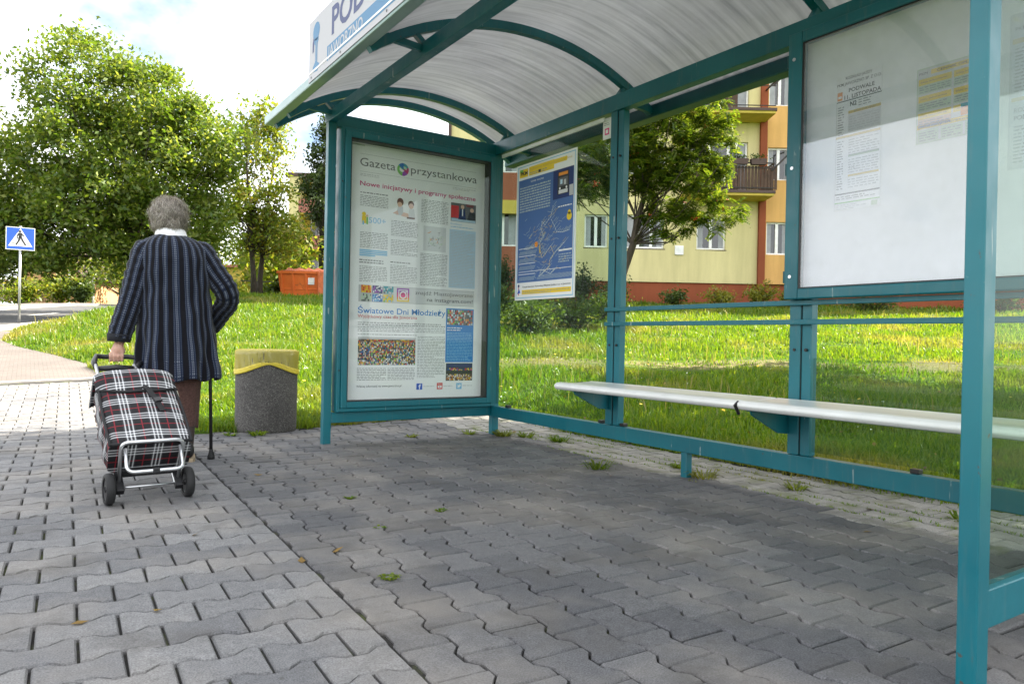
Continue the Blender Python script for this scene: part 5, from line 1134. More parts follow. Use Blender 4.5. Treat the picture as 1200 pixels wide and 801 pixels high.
for i, q in enumerate([('round green bush behind the crossing sign post', -31.5, 47, 2.2, 1.9, 'leaf_light'), ('dark green bush by the gabled house', -26.2, 50, 1.6, 1.9, 'leaf_shrub'), ('light bush between road and far trees', -23.8, 55, 1.8, 1.4, 'leaf_light'), ('low light hedge bush under the plank fence at left edge', -24.8, 36.5, 1.5, 1.3, 'leaf_light'), ('round light bush covering the gabled house wall', -23.6, 38, 1.3, 1.7, 'leaf_light'), ('dark bush left of the parked car', -22.4, 38, .9, 1.5, 'leaf_shrub'), ('green bush right of the walking woman', -13.0, 33, 1.1, 1.2, 'leaf_light'), ('leafy bush left of the walking woman beneath the big tree', -17.0, 36, 1.2, 1.6, 'leaf_shrub'), ('yellowish bush behind the dark blue car', -21.5, 62, 2.0, 2.3, 'leaf_yellow'), ('low bush at the foot of the two slender trunks', -9.9, 31, .8, .8, 'leaf_shrub')]):
    shrub(q[0], q[1], q[2], q[3], q[4], q[5], 90+i, 1500, .20, group='bushes beyond the road')

for i, q in enumerate([('tall dark weeds on the bank below the route map', .35, 13.5, .9, .75), ('tall weeds on the bank left of the middle post', 1.35, 15.5, 1.0, .8), ('dark weeds on the bank beside the poster case', -.35, 16.5, .9, .85), ('weedy clump at the foot of the bank behind the middle post', 2.2, 18, .9, .7)]):
    shrub(q[0], q[1], q[2], q[3], q[4], 'leaf_shrub', 120+i, 1300, .09, 'weed_clump', group='tall weeds on the bank')
# ------------------------------------------------------------------ grass
def blades(name, P_, h, wd, mat, r=rng):
    n = len(P_); a = r.uniform(0, 6.283, n); dx = np.stack([np.cos(a), np.sin(a), np.zeros(n)], 1); ln = np.stack([np.cos(a+r.normal(size=n)+1.57), np.sin(a+r.normal(size=n)+1.57), np.zeros(n)], 1)*(h*r.uniform(.1, .75, n))[:, None]
    w2 = (wd*r.uniform(.6, 1.3, n)/2)[:, None]; up_ = np.array([0, 0, 1.])*h[:, None]
    v = np.stack([P_-dx*w2, P_+dx*w2, P_+ln*.35+up_*.6+dx*w2*.75, P_+ln*.35+up_*.6-dx*w2*.75, P_+ln+up_*.95, P_+ln+up_*.95+dx*w2*.1], 1).reshape(-1, 3)
    b = np.arange(n)[:, None]*6; f = np.concatenate([b+np.array([[0, 1, 2, 3]]), b+np.array([[3, 2, 5, 4]])], 0)
    o = npmesh(name, v, f, mat); tag(o, kind='stuff'); return o
# scatter by what the lens sees: even in bearing, denser close up
n = 330000
az = YAW + np.radians(rng.uniform(-41, 43, n)); dist = 4.2*(34/4.2)**(rng.random(n)**.92)
px_, py_ = dist*np.sin(az), dist*np.cos(az); k = inside_poly(px_, py_)
px_, py_, dist = px_[k], py_[k], dist[k]
clumpn = np.sin(px_*2.1+1.3*np.sin(py_*1.7))*np.sin(py_*2.4+1.1*np.sin(px_*1.9))
hh = (.085+.05*clumpn)*rng.uniform(.45, 1.35, len(px_))*np.clip(.75+dist/40, .8, 1.4)
e_ = edge_dist(px_, py_); hh *= np.clip(.55+e_*1.2, .55, 1)
trail = np.abs((px_*FH[0]+py_*FH[1])-10.4-.25*np.sin(px_*.8)) < .55; keep = ~(trail & (rng.random(len(px_)) < .62) & (px_ > 4.5))
hh = np.where(trail & (px_ > 5), hh*.5, hh)
P_ = np.stack([px_, py_, ground(px_, py_)-.01], 1)[keep]; hh = np.maximum(hh[keep], .02); wd_ = (.0045+.0011*dist)[keep]
go = blades('grass', P_, hh, wd_, 'grass'); tag(go, 'bright green lawn grass rising from the paving to the flats', 'grass')
# a fringe leaning over the paving edge
n = 9000; s_ = rng.random(n); yy = 6.25-s_*8; P_ = np.stack([4.02+rng.normal(size=n)*.05, yy, np.full(n, .0)], 1); m_ = rng.random(n) < .55+.45*np.sin(yy*3)
P_ = P_[m_]; o = blades('edge_grass', P_, rng.uniform(.05, .17, len(P_)), np.full(len(P_), .007), 'grass'); tag(o, 'grass fringe hanging over the paving edge behind the bench', 'grass')
n = 7000; yy = rng.uniform(6.25, 12, n); xx = np.interp(yy, [6.25, 6.3, 7.5, 10.6, 12.4], [3, 1.3, 1.12, .93, .73]); sel = rng.random(n) < .25; xx = np.where(sel, rng.uniform(1.25, 4, n), xx); yy = np.where(sel, 6.29, yy)
P_ = np.stack([xx+rng.normal(size=n)*.03, yy+rng.normal(size=n)*.03, zpath(xx, yy)-.005], 1); o = blades('edge_grass', P_, rng.uniform(.04, .13, n), np.full(n, .007), 'grass'); tag(o, 'grass fringe along the footway edge around the litter bin', 'grass')
# dry seed stalks and fallen leaves
n = 2600; az = YAW+np.radians(rng.uniform(-38, 40, n)); dist = 7*(26/7)**rng.random(n); px_, py_ = dist*np.sin(az), dist*np.cos(az); k = inside_poly(px_, py_) & (np.sin(px_*1.1+2)*np.sin(py_*.9+px_*.4) > -.1); px_, py_, dist = px_[k], py_[k], dist[k]
o = blades('dry_stalks', np.stack([px_, py_, ground(px_, py_)], 1), rng.uniform(.16, .34, len(px_)), .003+.0006*dist, 'stalk'); tag(o, 'dry seed stalks standing above the lawn', 'grass')
n = 900; az = YAW+np.radians(rng.uniform(-40, 42, n)); dist = 2.2*(18/2.2)**rng.random(n); px_, py_ = dist*np.sin(az), dist*np.cos(az); k = inside_poly(px_, py_) | ((rng.random(n) < .12) & (px_ > 2.9)) | (rng.random(n) < .03); px_, py_ = px_[k], py_[k]
P_ = np.stack([px_, py_, np.where(inside_poly(px_, py_), ground(px_, py_)+.06, zpath(px_, py_)+.007)], 1); v, f = leaf_quads(P_, .042, 3.5, .6); o = npmesh('fallen_leaves', v, f, 'dead_leaf'); tag(o, 'small brown fallen leaves on lawn and paving', 'leaves', kind='stuff')
# clover and yarrow heads
n = 380; az = YAW+np.radians(rng.uniform(-36, 36, n)); dist = 6.5*(24/6.5)**rng.random(n); px_, py_ = dist*np.sin(az), dist*np.cos(az); k = inside_poly(px_, py_); px_, py_ = px_[k], py_[k]
P_ = np.stack([px_, py_, ground(px_, py_)+rng.uniform(.06, .16, len(px_))], 1); v, f = leaf_quads(P_, .022, 2.5, .9); o = npmesh('white_flowers', v, f, 'petal'); tag(o, 'tiny white flower heads scattered through the lawn', 'flowers', kind='stuff')
n = 260; az = YAW+np.radians(rng.uniform(-36, 36, n)); dist = 7*(24/7)**rng.random(n); px_, py_ = dist*np.sin(az), dist*np.cos(az); k = inside_poly(px_, py_); px_, py_ = px_[k], py_[k]
P_ = np.stack([px_, py_, ground(px_, py_)+rng.uniform(.05, .14, len(px_))], 1); v, f = leaf_quads(P_, .04, 2.5, .9); o = npmesh('yellow_flowers', v, f, 'dandelion'); tag(o, 'tiny yellow flower heads scattered through the lawn', 'flowers', kind='stuff')
# weeds in the joints
def weed(x, y, s, n, seed):
    r = np.random.default_rng(seed); m_ = max(5, int(n)); a = r.uniform(0, 6.28, m_); rad = s*np.sqrt(r.random(m_))*.6; base = np.stack([np.cos(a)*rad, np.sin(a)*rad, np.zeros(m_)], 1)
    h = s*r.uniform(.35, 1.0, m_); ln = np.stack([np.cos(a), np.sin(a), np.zeros(m_)], 1)*h[:, None]*.9; w_ = .007; dx = np.stack([-np.sin(a), np.cos(a), np.zeros(m_)], 1)*w_/2
    v = np.stack([base-dx, base+dx, base+ln*.5+np.array([0, 0, 1])*h[:, None]*.5+dx*1.5, base+ln*.5+np.array([0, 0, 1])*h[:, None]*.5-dx*1.5, base+ln+np.array([0, 0, 1])*h[:, None]*.35], 1).reshape(-1, 3)
    b = np.arange(m_)[:, None]*5; f = np.concatenate([b+np.array([[0, 1, 2, 2]]), b+np.array([[0, 2, 3, 3]]), b+np.array([[3, 2, 4, 4]])], 0); f = f[:, :3]
    o = npmesh('weed', v, f, 'grass', n=3); o.location = (x, y, float(zpath(x, y))-.006); return o
WD = [(3.33, 5.1, .10, 90, 'leafy weed tuft by the corner foot of the poster case'), (3.46, 4.95, .09, 70, 'weed tuft just behind the back beam near the poster case'), (3.55, 4.62, .10, 80, 'weed tuft behind the back beam under the route map'), (3.12, 5.3, .08, 50, 'low weed tuft under the poster case crossbar'),
      (3.02, 3.52, .11, 50, 'weed tuft growing in a joint left of the middle foot'), (3.38, 2.98, .11, 70, 'weed tuft right of the middle foot of the back beam'), (3.52, 3.3, .08, 60, 'weed tuft in the mossy strip behind the middle foot'), (3.6, 2.5, .08, 50, 'weed tuft in the mossy strip below the second bench'), (3.65, 1.65, .09, 60, 'weed tuft in the mossy strip near the front post'),
      (1.02, 2.24, .035, 40, 'small grass tuft in the joint nearest the camera'), (1.35, 3.45, .03, 25, 'tiny weed in a joint halfway to the bin'), (1.62, 3.0, .03, 25, 'tiny weed in a joint under the name board'), (1.55, 5.95, .09, 60, 'flat weed patch in front of the litter bin'), (1.35, 6.02, .06, 40, 'flat weed left of the litter bin base'), (2.6, 5.35, .06, 40, 'weed under the middle of the poster case'), (1.25, 2.85, .028, 20, 'tiny weed by the straight joint')]
for i, (x, y, s, n, l) in enumerate(WD): tag(weed(x, y, s, n, 200+i), l, 'weed', 'weeds growing in the paving joints')
# moss threads in the joints of the strip behind the bench
n = 30000; xx = rng.uniform(3.24, 4.02, n); yy = rng.uniform(.3, 6.2, n)
a_ = (xx-.74-TH*yy)*ca; k = np.abs(((a_-.07)/PW+.5) % 1 - 0.0); near = (np.abs(k-.5) > .40) & (np.sin(xx*9+yy*4) > -.3)
P_ = np.stack([xx[near], yy[near], np.full(near.sum(), -.012)], 1); o = blades('joint_moss', P_, rng.uniform(.012, .03, near.sum()), np.full(near.sum(), .006), 'grass'); tag(o, 'mossy green growth in the joints of the pale strip behind the bench', 'moss')
# ------------------------------------------------------------------ the walking woman
PW_ = thing('person', 'grey haired person in striped navy cardigan and brown skirt walking away', 'person', (.768, 4.978, 0), R(-5))
PX = PW_.matrix_world
def remesh(o, vox, smooth_it=6, fac=.5):
    md = o.modifiers.new('remesh', 'REMESH'); md.mode = 'VOXEL'; md.voxel_size = vox; md.use_smooth_shade = True
    s_ = o.modifiers.new('smooth', 'SMOOTH'); s_.iterations = smooth_it; s_.factor = fac
    dg = bpy.context.evaluated_depsgraph_get(); dg.update(); me = bpy.data.meshes.new_from_object(o.evaluated_get(dg)); o.modifiers.clear(); old = o.data; o.data = me; bpy.data.meshes.remove(old)
    o.data.polygons.foreach_set('use_smooth', [True]*len(o.data.polygons)); return o
def ell(cx, cy, z, rx, ry, n=28, p=2.0):
    out = []
    for k in range(n):
        a = 2*math.pi*k/n; c, s_ = math.cos(a), math.sin(a)
        out.append((cx+rx*math.copysign(abs(c)**(2/p), c), cy+ry*math.copysign(abs(s_)**(2/p), s_), z))
    return out
mb = MB()
mb.loft([ell(0, 0, z, rx, ry) if not isinstance(z, tuple) else ell(z[1], z[2], z[0], rx, ry) for z, rx, ry in (((.70, 0, 0), .13, .11), ((.80, 0, 0), .17, .13), ((.92, 0, 0), .165, .13), ((1.08, 0, -.01), .15, .12), ((1.22, 0, -.02), .165, .115), ((1.32, 0, -.005), .155, .09), ((1.375, -.01, .02), .09, .07))])
mb.tube([(-.005, .01, 1.33), (-.02, .04, 1.42), (-.03, .06, 1.48)], [.062, .054, .054], 14)
HC = Vector((-.035, .07, 1.535))
mb.sphere(HC+Vector((0, -.005, .02)), (.078, .095, .092), 20, 14); mb.sphere(HC+Vector((0, .035, -.055)), (.060, .062, .068), 16, 12)      # skull, face
mb.tube([HC+Vector((0, .088, .012)), HC+Vector((0, .116, -.028))], [.010, .016], 8); mb.sphere(HC+Vector((0, .085, -.105)), (.026, .020, .018), 10, 8)
for s_ in (-1, 1):
    mb.sphere(HC+Vector((s_*.078, -.002, -.012)), (.010, .020, .032), 10, 8)
    mb.sphere(HC+Vector((s_*.038, .072, -.035)), (.022, .018, .020), 10, 8)
mb.tube([HC+Vector((-.022, .094, -.062)), HC+Vector((0, .100, -.060)), HC+Vector((.022, .094, -.062))], [.006, .009, .006], 8); mb.tube([HC+Vector((-.018, .093, -.075)), HC+Vector((0, .098, -.077)), HC+Vector((.018, .093, -.075))], [.006, .009, .006], 8)
LW, RW = Vector((-.300, -.045, .735)), Vector((.235, .175, .845))           # wrists
mb.tube([(-.14, 0, 1.315), (-.195, -.01, 1.27), (-.232, -.035, 1.06), (-.265, -.05, .93), LW], [.055, .058, .047, .040, .028], 14)
mb.tube([(.14, 0, 1.32), (.19, -.01, 1.28), (.285, -.06, 1.12), (.325, -.055, 1.075), (.295, .05, .97), RW], [.055, .058, .046, .043, .037, .027], 14)
for s_, y, kn in ((-1, .16, .05), (1, -.02, .03)):
    mb.tube([(s_*.08, 0, .80), (s_*.085, y*.45+kn, .45), (s_*.085, y, .09)], [.085, .056, .036], 14)
    mb.tube([(s_*.085, y-.03, .055), (s_*.09, y+.06, .045), (s_*.095, y+.15, .028)], [.036, .040, .026], 12)
def finger(pts, r0_, r1): mb.tube(pts, [r0_+(r1-r0_)*i/(len(pts)-1) for i in range(len(pts))], 8)
# left hand closed round the trolley grip (grip runs along x at GL)
GL = Vector((-.315, -.055, .652))
mb.sphere(GL+Vector((.008, -.016, .040)), (.038, .020, .036), 14, 10); mb.tube([LW, GL+Vector((.006, -.010, .055))], [.027, .029], 12)
for k, (dx, ln) in enumerate(((-.031, .92), (-.010, 1.0), (.012, .96), (.032, .82))):
    q = GL+Vector((dx, 0, 0)); finger([q+Vector((0, -.022, .026)), q+Vector((0, -.029*ln, .004)), q+Vector((0, -.018*ln, -.022)), q+Vector((0, .008, -.026*ln)), q+Vector((0, .021*ln, -.012))], .0098, .0078)
finger([GL+Vector((.034, -.016, .046)), GL+Vector((.040, .008, .030)), GL+Vector((.022, .024, .016)), GL+Vector((-.002, .027, .004))], .0115, .0088)
# right hand on the cane handle (handle runs along y at GR)
GR = Vector((.235, .235, .800))
mb.sphere(GR+Vector((.004, -.012, .024)), (.034, .042, .019), 14, 10); mb.tube([RW, GR+Vector((.002, -.05, .030))], [.027, .026], 12)
for k, dy in enumerate((-.030, -.010, .011, .031)):
    q = GR+Vector((0, dy, 0)); finger([q+Vector((.020, 0, .024)), q+Vector((.030, .002, .004)), q+Vector((.020, .002, -.020)), q+Vector((-.006, 0, -.023))], .0098, .008)
finger([GR+Vector((-.018, -.030, .026)), GR+Vector((-.027, -.006, .012)), GR+Vector((-.022, .016, .002))], .0115, .009)
body = mb.build('body', 'skin', PW_, smooth=True); remesh(body, .0048, 3)
for s_ in (-1, 1):
    mb = MB(); mb.sphere(HC+Vector((s_*.031, .082, .004)), .0105, 10, 8); mb.build('eye', 'eye_white', PW_, smooth=True)
# hair: short grey waves
mb = MB(); rings = []
n, mN = 44, 26
for i in range(1, mN):
    th = math.pi*.82*i/(mN-1); ring = []
    for k in range(n):
        a = 2*math.pi*k/n; d = Vector((math.sin(th)*math.cos(a), math.sin(th)*math.sin(a), math.cos(th)))
        front = max(0, d.y)
        th_max = math.pi*(.80-.40*front**1.5)
        t2 = th*th_max/(math.pi*.82); d = Vector((math.sin(t2)*math.cos(a), math.sin(t2)*math.sin(a), math.cos(t2)))
        wob = 1+.030*math.sin(7*a+5*t2)+.028*math.sin(4*a-9*t2+1)+.020*math.sin(13*a+8*t2)+.016*math.sin(19*a-14*t2)
        ring.append(HC+Vector((d.x*.108*wob, d.y*.122*wob-.010, d.z*.110*wob+.010 - (.022 if d.z < -.3 else 0))))
    rings.append(ring)
hair_rings = rings
mb.loft(rings); hair = mb.build('hair', 'hair', PW_, smooth=True)
r = np.random.default_rng(9); vs, fs = [], []
for k in range(5200):
    i = int(min(mN-3, mN*r.random()**.75)); j = int(r.integers(0, n)); p = np.array(rings[i][j]); q = np.array(rings[min(i+1, mN-2)][j]); nrm = unit(p-np.array(HC)); dn = unit(q-p); sd_ = np.cross(nrm, dn)
    p = p + (q-p)*r.random() + sd_*r.normal()*.006; L_ = r.uniform(.022, .05); cur = r.normal()*.6; lift = r.uniform(.0, .012)
    w_ = sd_*.0011; b_ = len(vs); pts = [p-nrm*.004, p+nrm*(lift+.004)+dn*L_*.4+sd_*cur*L_*.25, p+nrm*lift*.8+dn*L_*.8+sd_*cur*L_*.6, p-nrm*.003*r.random()+dn*L_+sd_*cur*L_*.9]
    for u_, x in enumerate(pts): vs += [x-w_*(1-.2*u_), x+w_*(1-.2*u_)]
    for u_ in range(3): fs.append((b_+2*u_, b_+2*u_+1, b_+2*u_+3, b_+2*u_+2))
o = npmesh('hair_curls', np.array(vs), np.array(fs), 'hair_strand', hair); tag(o, kind='stuff')
# garments carry a u,v map for their weave
def garment(name, rings, mat, parent, uv=(1, 1), close=False, vlen=None, thick=0.0, cap=False):
    n = len(rings[0]); me = bpy.data.meshes.new(name); v = [tuple(p) for rg in rings for p in rg]; f = []; uvs = []
    vl = [0]
    for i in range(1, len(rings)): vl.append(vl[-1]+(Vector(rings[i][0])-Vector(rings[i-1][0])).length)
    for i in range(len(rings)-1):
        for k in range(n):
            f.append((i*n+k, i*n+(k+1) % n, (i+1)*n+(k+1) % n, (i+1)*n+k)); uvs += [(k/n, vl[i]), ((k+1)/n, vl[i]), ((k+1)/n, vl[i+1]), (k/n, vl[i+1])]
    me.from_pydata(v, [], f); ul = me.uv_layers.new(name='weave')
    for i, q in enumerate(uvs): ul.data[i].uv = q
    me.materials.append(M[mat]); me.polygons.foreach_set('use_smooth', [True]*len(f))
    o = bpy.data.objects.new(name, me); C.objects.link(o); o.parent = parent
    if thick: md = o.modifiers.new('thickness', 'SOLIDIFY'); md.thickness = thick; md.offset = -1
    return o
prof = [(1.412, -.022, .033, .080, .074), (1.404, -.020, .028, .098, .080), (1.392, -.016, .016, .128, .090), (1.365, -.010, .002, .170, .104), (1.325, -.006, -.010, .194, .116), (1.26, -.002, -.022, .203, .128), (1.16, 0, -.020, .206, .134), (1.05, .004, -.012, .208, .138), (.93, .010, -.006, .216, .148), (.80, .016, .0, .228, .162), (.68, .022, .004, .240, .174), (.58, .026, .006, .248, .182), (.525, .028, .006, .251, .185)]
def interp(z, P_=prof):
    for a, b in zip(P_, P_[1:]):
        if a[0] >= z >= b[0]:
            t1 = (a[0]-z)/(a[0]-b[0]); return [a[i]+(b[i]-a[i])*t1 for i in range(1, 5)]
    return list(P_[-1][1:])
rings = []; n = 150; NZ = 64
for i in range(NZ+1):
    z = 1.412-(1.412-.525)*(i/NZ); cx, cy, rx, ry = interp(z); rx *= .95; dn = (1.412-z)/.9; ring = []
    for k in range(n):
        a = 2*math.pi*k/n + math.pi/2; c, s_ = math.cos(a), math.sin(a); p = 2.35
        fold = (.0105*math.sin(9*a+1.2*math.sin(2*a)+dn*1.5)+.006*math.sin(17*a-1.8*dn))*max(0, dn-.25)**1.2*1.9
        fold += .0055*math.sin(5*a+14*dn)*math.sin(8*dn+2*a) + .004*math.sin(11*a-22*dn)*math.sin(3*a+5*dn) + .004*math.sin(3*a+31*dn)*math.exp(-((dn-.42)/.16)**2)
        k_ = 1+fold/.2
        x = cx+rx*k_*math.copysign(abs(c)**(2/p), c); y = cy+ry*k_*math.copysign(abs(s_)**(2/p), s_)
        zz = z + (.010*math.sin(9*a+1)*dn if i > NZ-8 else 0) + (-.012 if (i > NZ-2 and s_ < 0) else 0)
        ring.append((x, y, zz))
    rings.append(ring)
jk = garment('cardigan', rings, 'jacket_torso', PW_, thick=.006)
def sleeve(path, rad, name='sleeve'):
    pts = [Vector(p) for p in path]; fine = []; rr_ = []
    for i in range(len(pts)-1):
        p0_, p1, p2, p3 = pts[max(i-1, 0)], pts[i], pts[i+1], pts[min(i+2, len(pts)-1)]
        for k in range(10):
            t1 = k/10; fine.append(.5*((2*p1)+(p2-p0_)*t1+(2*p0_-5*p1+4*p2-p3)*t1*t1+(3*p1-p0_-3*p2+p3)*t1**3)); rr_.append(rad[i]+(rad[i+1]-rad[i])*t1)
    fine.append(pts[-1]); rr_.append(rad[-1]); rings = []; ref = Vector((0, 1, 0)); n = 40
    for i, p in enumerate(fine):
        d = (fine[min(i+1, len(fine)-1)]-fine[max(i-1, 0)]).normalized(); a_ = (ref-d*ref.dot(d)).normalized(); b_ = d.cross(a_); ring = []
        for k in range(n):
            an = 2*math.pi*k/n; w_ = 1+.045*math.sin(2*an+i*.9)*math.sin(i*.55)+.030*math.sin(3*an-i*1.4)+.02*math.sin(i*1.9+an)
            ring.append(p+(a_*math.cos(an)+b_*math.sin(an))*rr_[i]*w_)
        rings.append(ring)
    return garment(name, rings, 'jacket_sleeve', jk, thick=.005), fine
sleeve([(-.105, .0, 1.345), (-.160, -.008, 1.300), (-.200, -.022, 1.17), (-.226, -.038, 1.05), (-.258, -.048, .93), (-.294, -.046, .80), (-.301, -.046, .765)], [.040, .080, .076, .071, .069, .067, .064])
sleeve([(.100, .0, 1.348), (.150, -.006, 1.310), (.222, -.035, 1.19), (.292, -.055, 1.085), (.310, -.012, 1.015), (.284, .07, .945), (.245, .15, .872)], [.040, .080, .077, .073, .069, .065, .062])
def cuff(p, q, r_):
    mb = MB(); mb.tube([p, q], [r_, r_*.93], 26, cap=False); o = mb.build('cuff', 'cuff', jk, smooth=True); md = o.modifiers.new('thickness', 'SOLIDIFY'); md.thickness = .008
cuff((-.300, -.046, .790), (-.303, -.046, .742), .0675); cuff((.252, .138, .885), (.232, .172, .845), .064)
mb = MB(); mb.loft([ell(-.022, .033, 1.40, .080, .074, 30), ell(-.026, .040, 1.448, .078, .072, 30), ell(-.027, .043, 1.458, .076, .070, 30), ell(-.027, .040, 1.452, .084, .080, 30), ell(-.024, .028, 1.412, .094, .092, 30), ell(-.022, .026, 1.400, .096, .094, 30)], cap=False); mb.build('shirt_collar', 'collar', PW_, smooth=True)
rings = []; n = 110
for i in range(31):
    t1 = i/30; z = .66-.455*t1; rx, ry = .185-.030*t1, .140-.004*t1; ring = []
    for k in range(n):
        a = 2*math.pi*k/n; f_ = (1+(.020*math.sin(8*a+t1*2)+.014*math.sin(13*a-3*t1))*t1); ring.append((-.012+.004*t1+rx*f_*math.cos(a), .02+.03*t1+ry*f_*math.sin(a), z+(.006*math.sin(8*a) if i == 30 else 0)))
    rings.append(ring)
garment('skirt', rings, 'skirt', PW_, thick=.005)
for s_, y in ((-1, .16), (1, -.02)):
    mb = MB(); mb.tube([(s_*.085, y-.003, .22), (s_*.085, y, .10)], [.047, .040], 16, cap=False); mb.build('stocking', 'stocking', PW_, smooth=True)
    mb = MB(); pr = [(-.070, .030, .045, .040), (-.050, .040, .052, .052), (0, .043, .054, .058), (.06, .047, .046, .040), (.13, .050, .036, .032), (.17, .042, .028, .026), (.19, .022, .018, .016)]
    mb.loft([[(s_*(.085+.10*max(0, yy)*.5)+wd*math.cos(a), y+yy, .022+max(-.004, zc+ht*math.sin(a)-.004)) for a in [2*math.pi*k/16 for k in range(16)]] for yy, wd, zc, ht in pr]); sh = mb.build('shoe', 'shoe', PW_, smooth=True)
    mb = MB(); ol = [(-.075, .030), (-.05, .046), (0, .050), (.06, .052), (.13, .050), (.17, .038), (.195, .016)]
    pts = [(s_*(.085+.05*max(0, a))+b, y+a, .0) for a, b in ol]+[(s_*(.085+.05*max(0, a))-b, y+a, .0) for a, b in reversed(ol)]
    mb.prism(pts, (0, 0, .024)); mb.build('sole', 'shoe_sole', sh)
# ------------------------------------------------------------------ cane (held)
bpy.context.view_layer.update(); PX = PW_.matrix_world.copy()
gr = PX @ GR; tip = Vector((.998, 4.955, .0))
Cn = thing('walking_cane', 'thin black walking cane with rubber tip held in right hand', 'walking cane', (tip.x, tip.y, 0))
g_ = gr-Vector((tip.x, tip.y, 0))
mb = MB(); mb.tube([(0, 0, .02), g_+Vector((0, -.005, -.02)), g_], .0105, 12); mb.build('shaft', 'black_plastic', Cn, smooth=True)
mb = MB(); mb.tube([(0, 0, 0), (0, 0, .018), (0, 0, .045), (.0, .001, .06)], [.023, .022, .014, .013], 14); mb.build('rubber_tip', 'rubber', Cn, smooth=True)
hd = (PX.to_3x3() @ Vector((0, 1, 0))).normalized()
mb = MB(); mb.tube([g_-hd*.075, g_-hd*.03, g_+hd*.03, g_+hd*.055+Vector((0, 0, -.006))], [.010, .013, .013, .011], 12); mb.build('grip', 'black_plastic', Cn, smooth=True)

# ------------------------------------------------------------------ shopping trolley
TT = thing('shopping_trolley', 'tartan shopping trolley on two wheels pulled behind the person', 'shopping trolley', (.499, 3.845, 0), .081)
TILT = .613; ct, st_ = math.cos(TILT), math.sin(TILT)
def tf(wv, a, n_): return Vector((wv, a*ct-n_*st_, .073+a*st_+n_*ct))
bpy.context.view_layer.update(); TW = TT.matrix_world.copy(); gl = TW.inverted() @ (PX @ GL)       # the grip, in trolley axes
# bag body: superelliptic box with sagging sides
a0, a1, n0, n1, hw = .082, .600, .020, .198, .180
def tartan_uv(o, parent=None):
    """u across, v along the bag, from the trolley axes"""
    me = o.data; ul = me.uv_layers.new(name='weave')
    for p in me.polygons:
        for li in p.loop_indices:
            co = me.vertices[me.loops[li].vertex_index].co; yy, zz = co.y, co.z-.073
            a = yy*ct+zz*st_; nn = -yy*st_+zz*ct; no = p.normal; na = abs(no.y*ct+no.z*st_)
            if abs(no.x) > .6: uvv = (nn+.03, a)
            elif na > .6: uvv = (co.x, nn)
            else: uvv = (co.x, a)
            ul.data[li].uv = uvv
mb = MB(); rings = []; NA, NK = 26, 72
for i in range(NA+1):
    t1 = i/NA; a = a0+(a1-a0)*t1; ring = []
    sw = 1+.05*math.sin(t1*math.pi)-.05*t1+.008*math.sin(t1*17)
    for k in range(NK):
        an = 2*math.pi*k/NK; c, s_ = math.cos(an), math.sin(an); p = 7.
        x = hw*sw*math.copysign(abs(c)**(2/p), c); nn = (n0+n1)/2+(n1-n0)/2*math.copysign(abs(s_)**(2/p), s_)*(1.02-.10*t1**2)
        if nn > .12: nn += .016*math.sin(t1*math.pi)*(1-(x/hw)**2)+.004*math.sin(x*31+t1*9)*math.sin(t1*11) - .015*(1 if .80 < t1 < .88 else 0)
        x += .005*math.sin(t1*23+nn*25); ring.append(tf(x, a+.010*math.sin(x*14)*t1, nn))
    rings.append(ring)
mb.loft(rings); bag = mb.build('bag', 'tartan', TT, smooth=True); tartan_uv(bag)
for e in bag.data.polygons: e.use_smooth = True
md = bag.modifiers.new('edge', 'EDGE_SPLIT'); md.split_angle = R(50)
# flap over the mouth of the bag
mb = MB(); rings = []
for i in range(15):
    t1 = i/14; ring_o, ring_i = [], []
    for k in range(21):
        x = -.186+.372*k/20; ex = abs(x)/.186
        if t1 < .35: a = a1+.016; nn = n0-.01+(n1+.014-n0)*t1/.35
        else: s_ = (t1-.35)/.65; a = a1+.014-s_*(.165-.050*ex**3); nn = n1+.016+.010*math.sin(s_*math.pi)-.008*s_
        bulge = .010*math.sin(x*9+1)*(1-ex)
        ring_o.append(tf(x, a+(.012*(1-ex**2) if t1 < .4 else 0), nn+bulge*(t1 > .35)-.030*ex**6))
        ring_i.append(tf(x, a-(.006 if t1 < .4 else 0), nn+bulge*(t1 > .35)-.008-.030*ex**6))
    rings.append(ring_o+ring_i[::-1])
mb.loft(rings); fl = mb.build('flap', 'tartan', TT, smooth=True); tartan_uv(fl); md = fl.modifiers.new('edge', 'EDGE_SPLIT'); md.split_angle = R(45)
pts = []
for k in range(21):
    x = -.186+.372*k/20; ex = abs(x)/.186; pts.append(tf(x, a1+.014-(.167-.050*ex**3), n1+.010-.030*ex**6+.010*math.sin(x*9+1)*(1-ex)))
mb = MB(); mb.tube(pts, .007, 8); mb.build('flap_binding', 'trim_black', fl, smooth=True)
for s_ in (-1, 1):
    mb = MB(); mb.tube([tf(s_*(hw-.004)*(1+.05*math.sin(math.pi*t1)-.05*t1), a0+(a1-a0)*t1, n1-.004-.016*t1**2) for t1 in [i/12 for i in range(13)]], .0065, 8); mb.build('piping', 'trim_black', bag, smooth=True)
mb = MB(); mb.tube([tf(x, a0+.006, n1-.004+.0*abs(x)) for x in (-.176, -.09, 0, .09, .176)], .007, 8); mb.build('piping', 'trim_black', bag, smooth=True)
mb = MB(); o_ = [(.015, .47, n1+.030), (.032, .45, n1+.034), (.060, .36, n1+.028), (.078, .285, n1+.022)]
for (x, a, nn), (x2, a2, nn2) in zip(o_, o_[1:]): mb.bar(tf(x, a, nn), tf(x2, a2, nn2), .026, .005, tf(0, 0, 1)-tf(0, 0, 0))
mb.build('strap', 'trim_black', fl)
mb = MB(); mb.bar(tf(.062, .375, n1+.031), tf(.069, .345, n1+.031), .036, .012, tf(0, 0, 1)-tf(0, 0, 0)); mb.build('buckle', 'black_plastic', fl, bevel=.003)
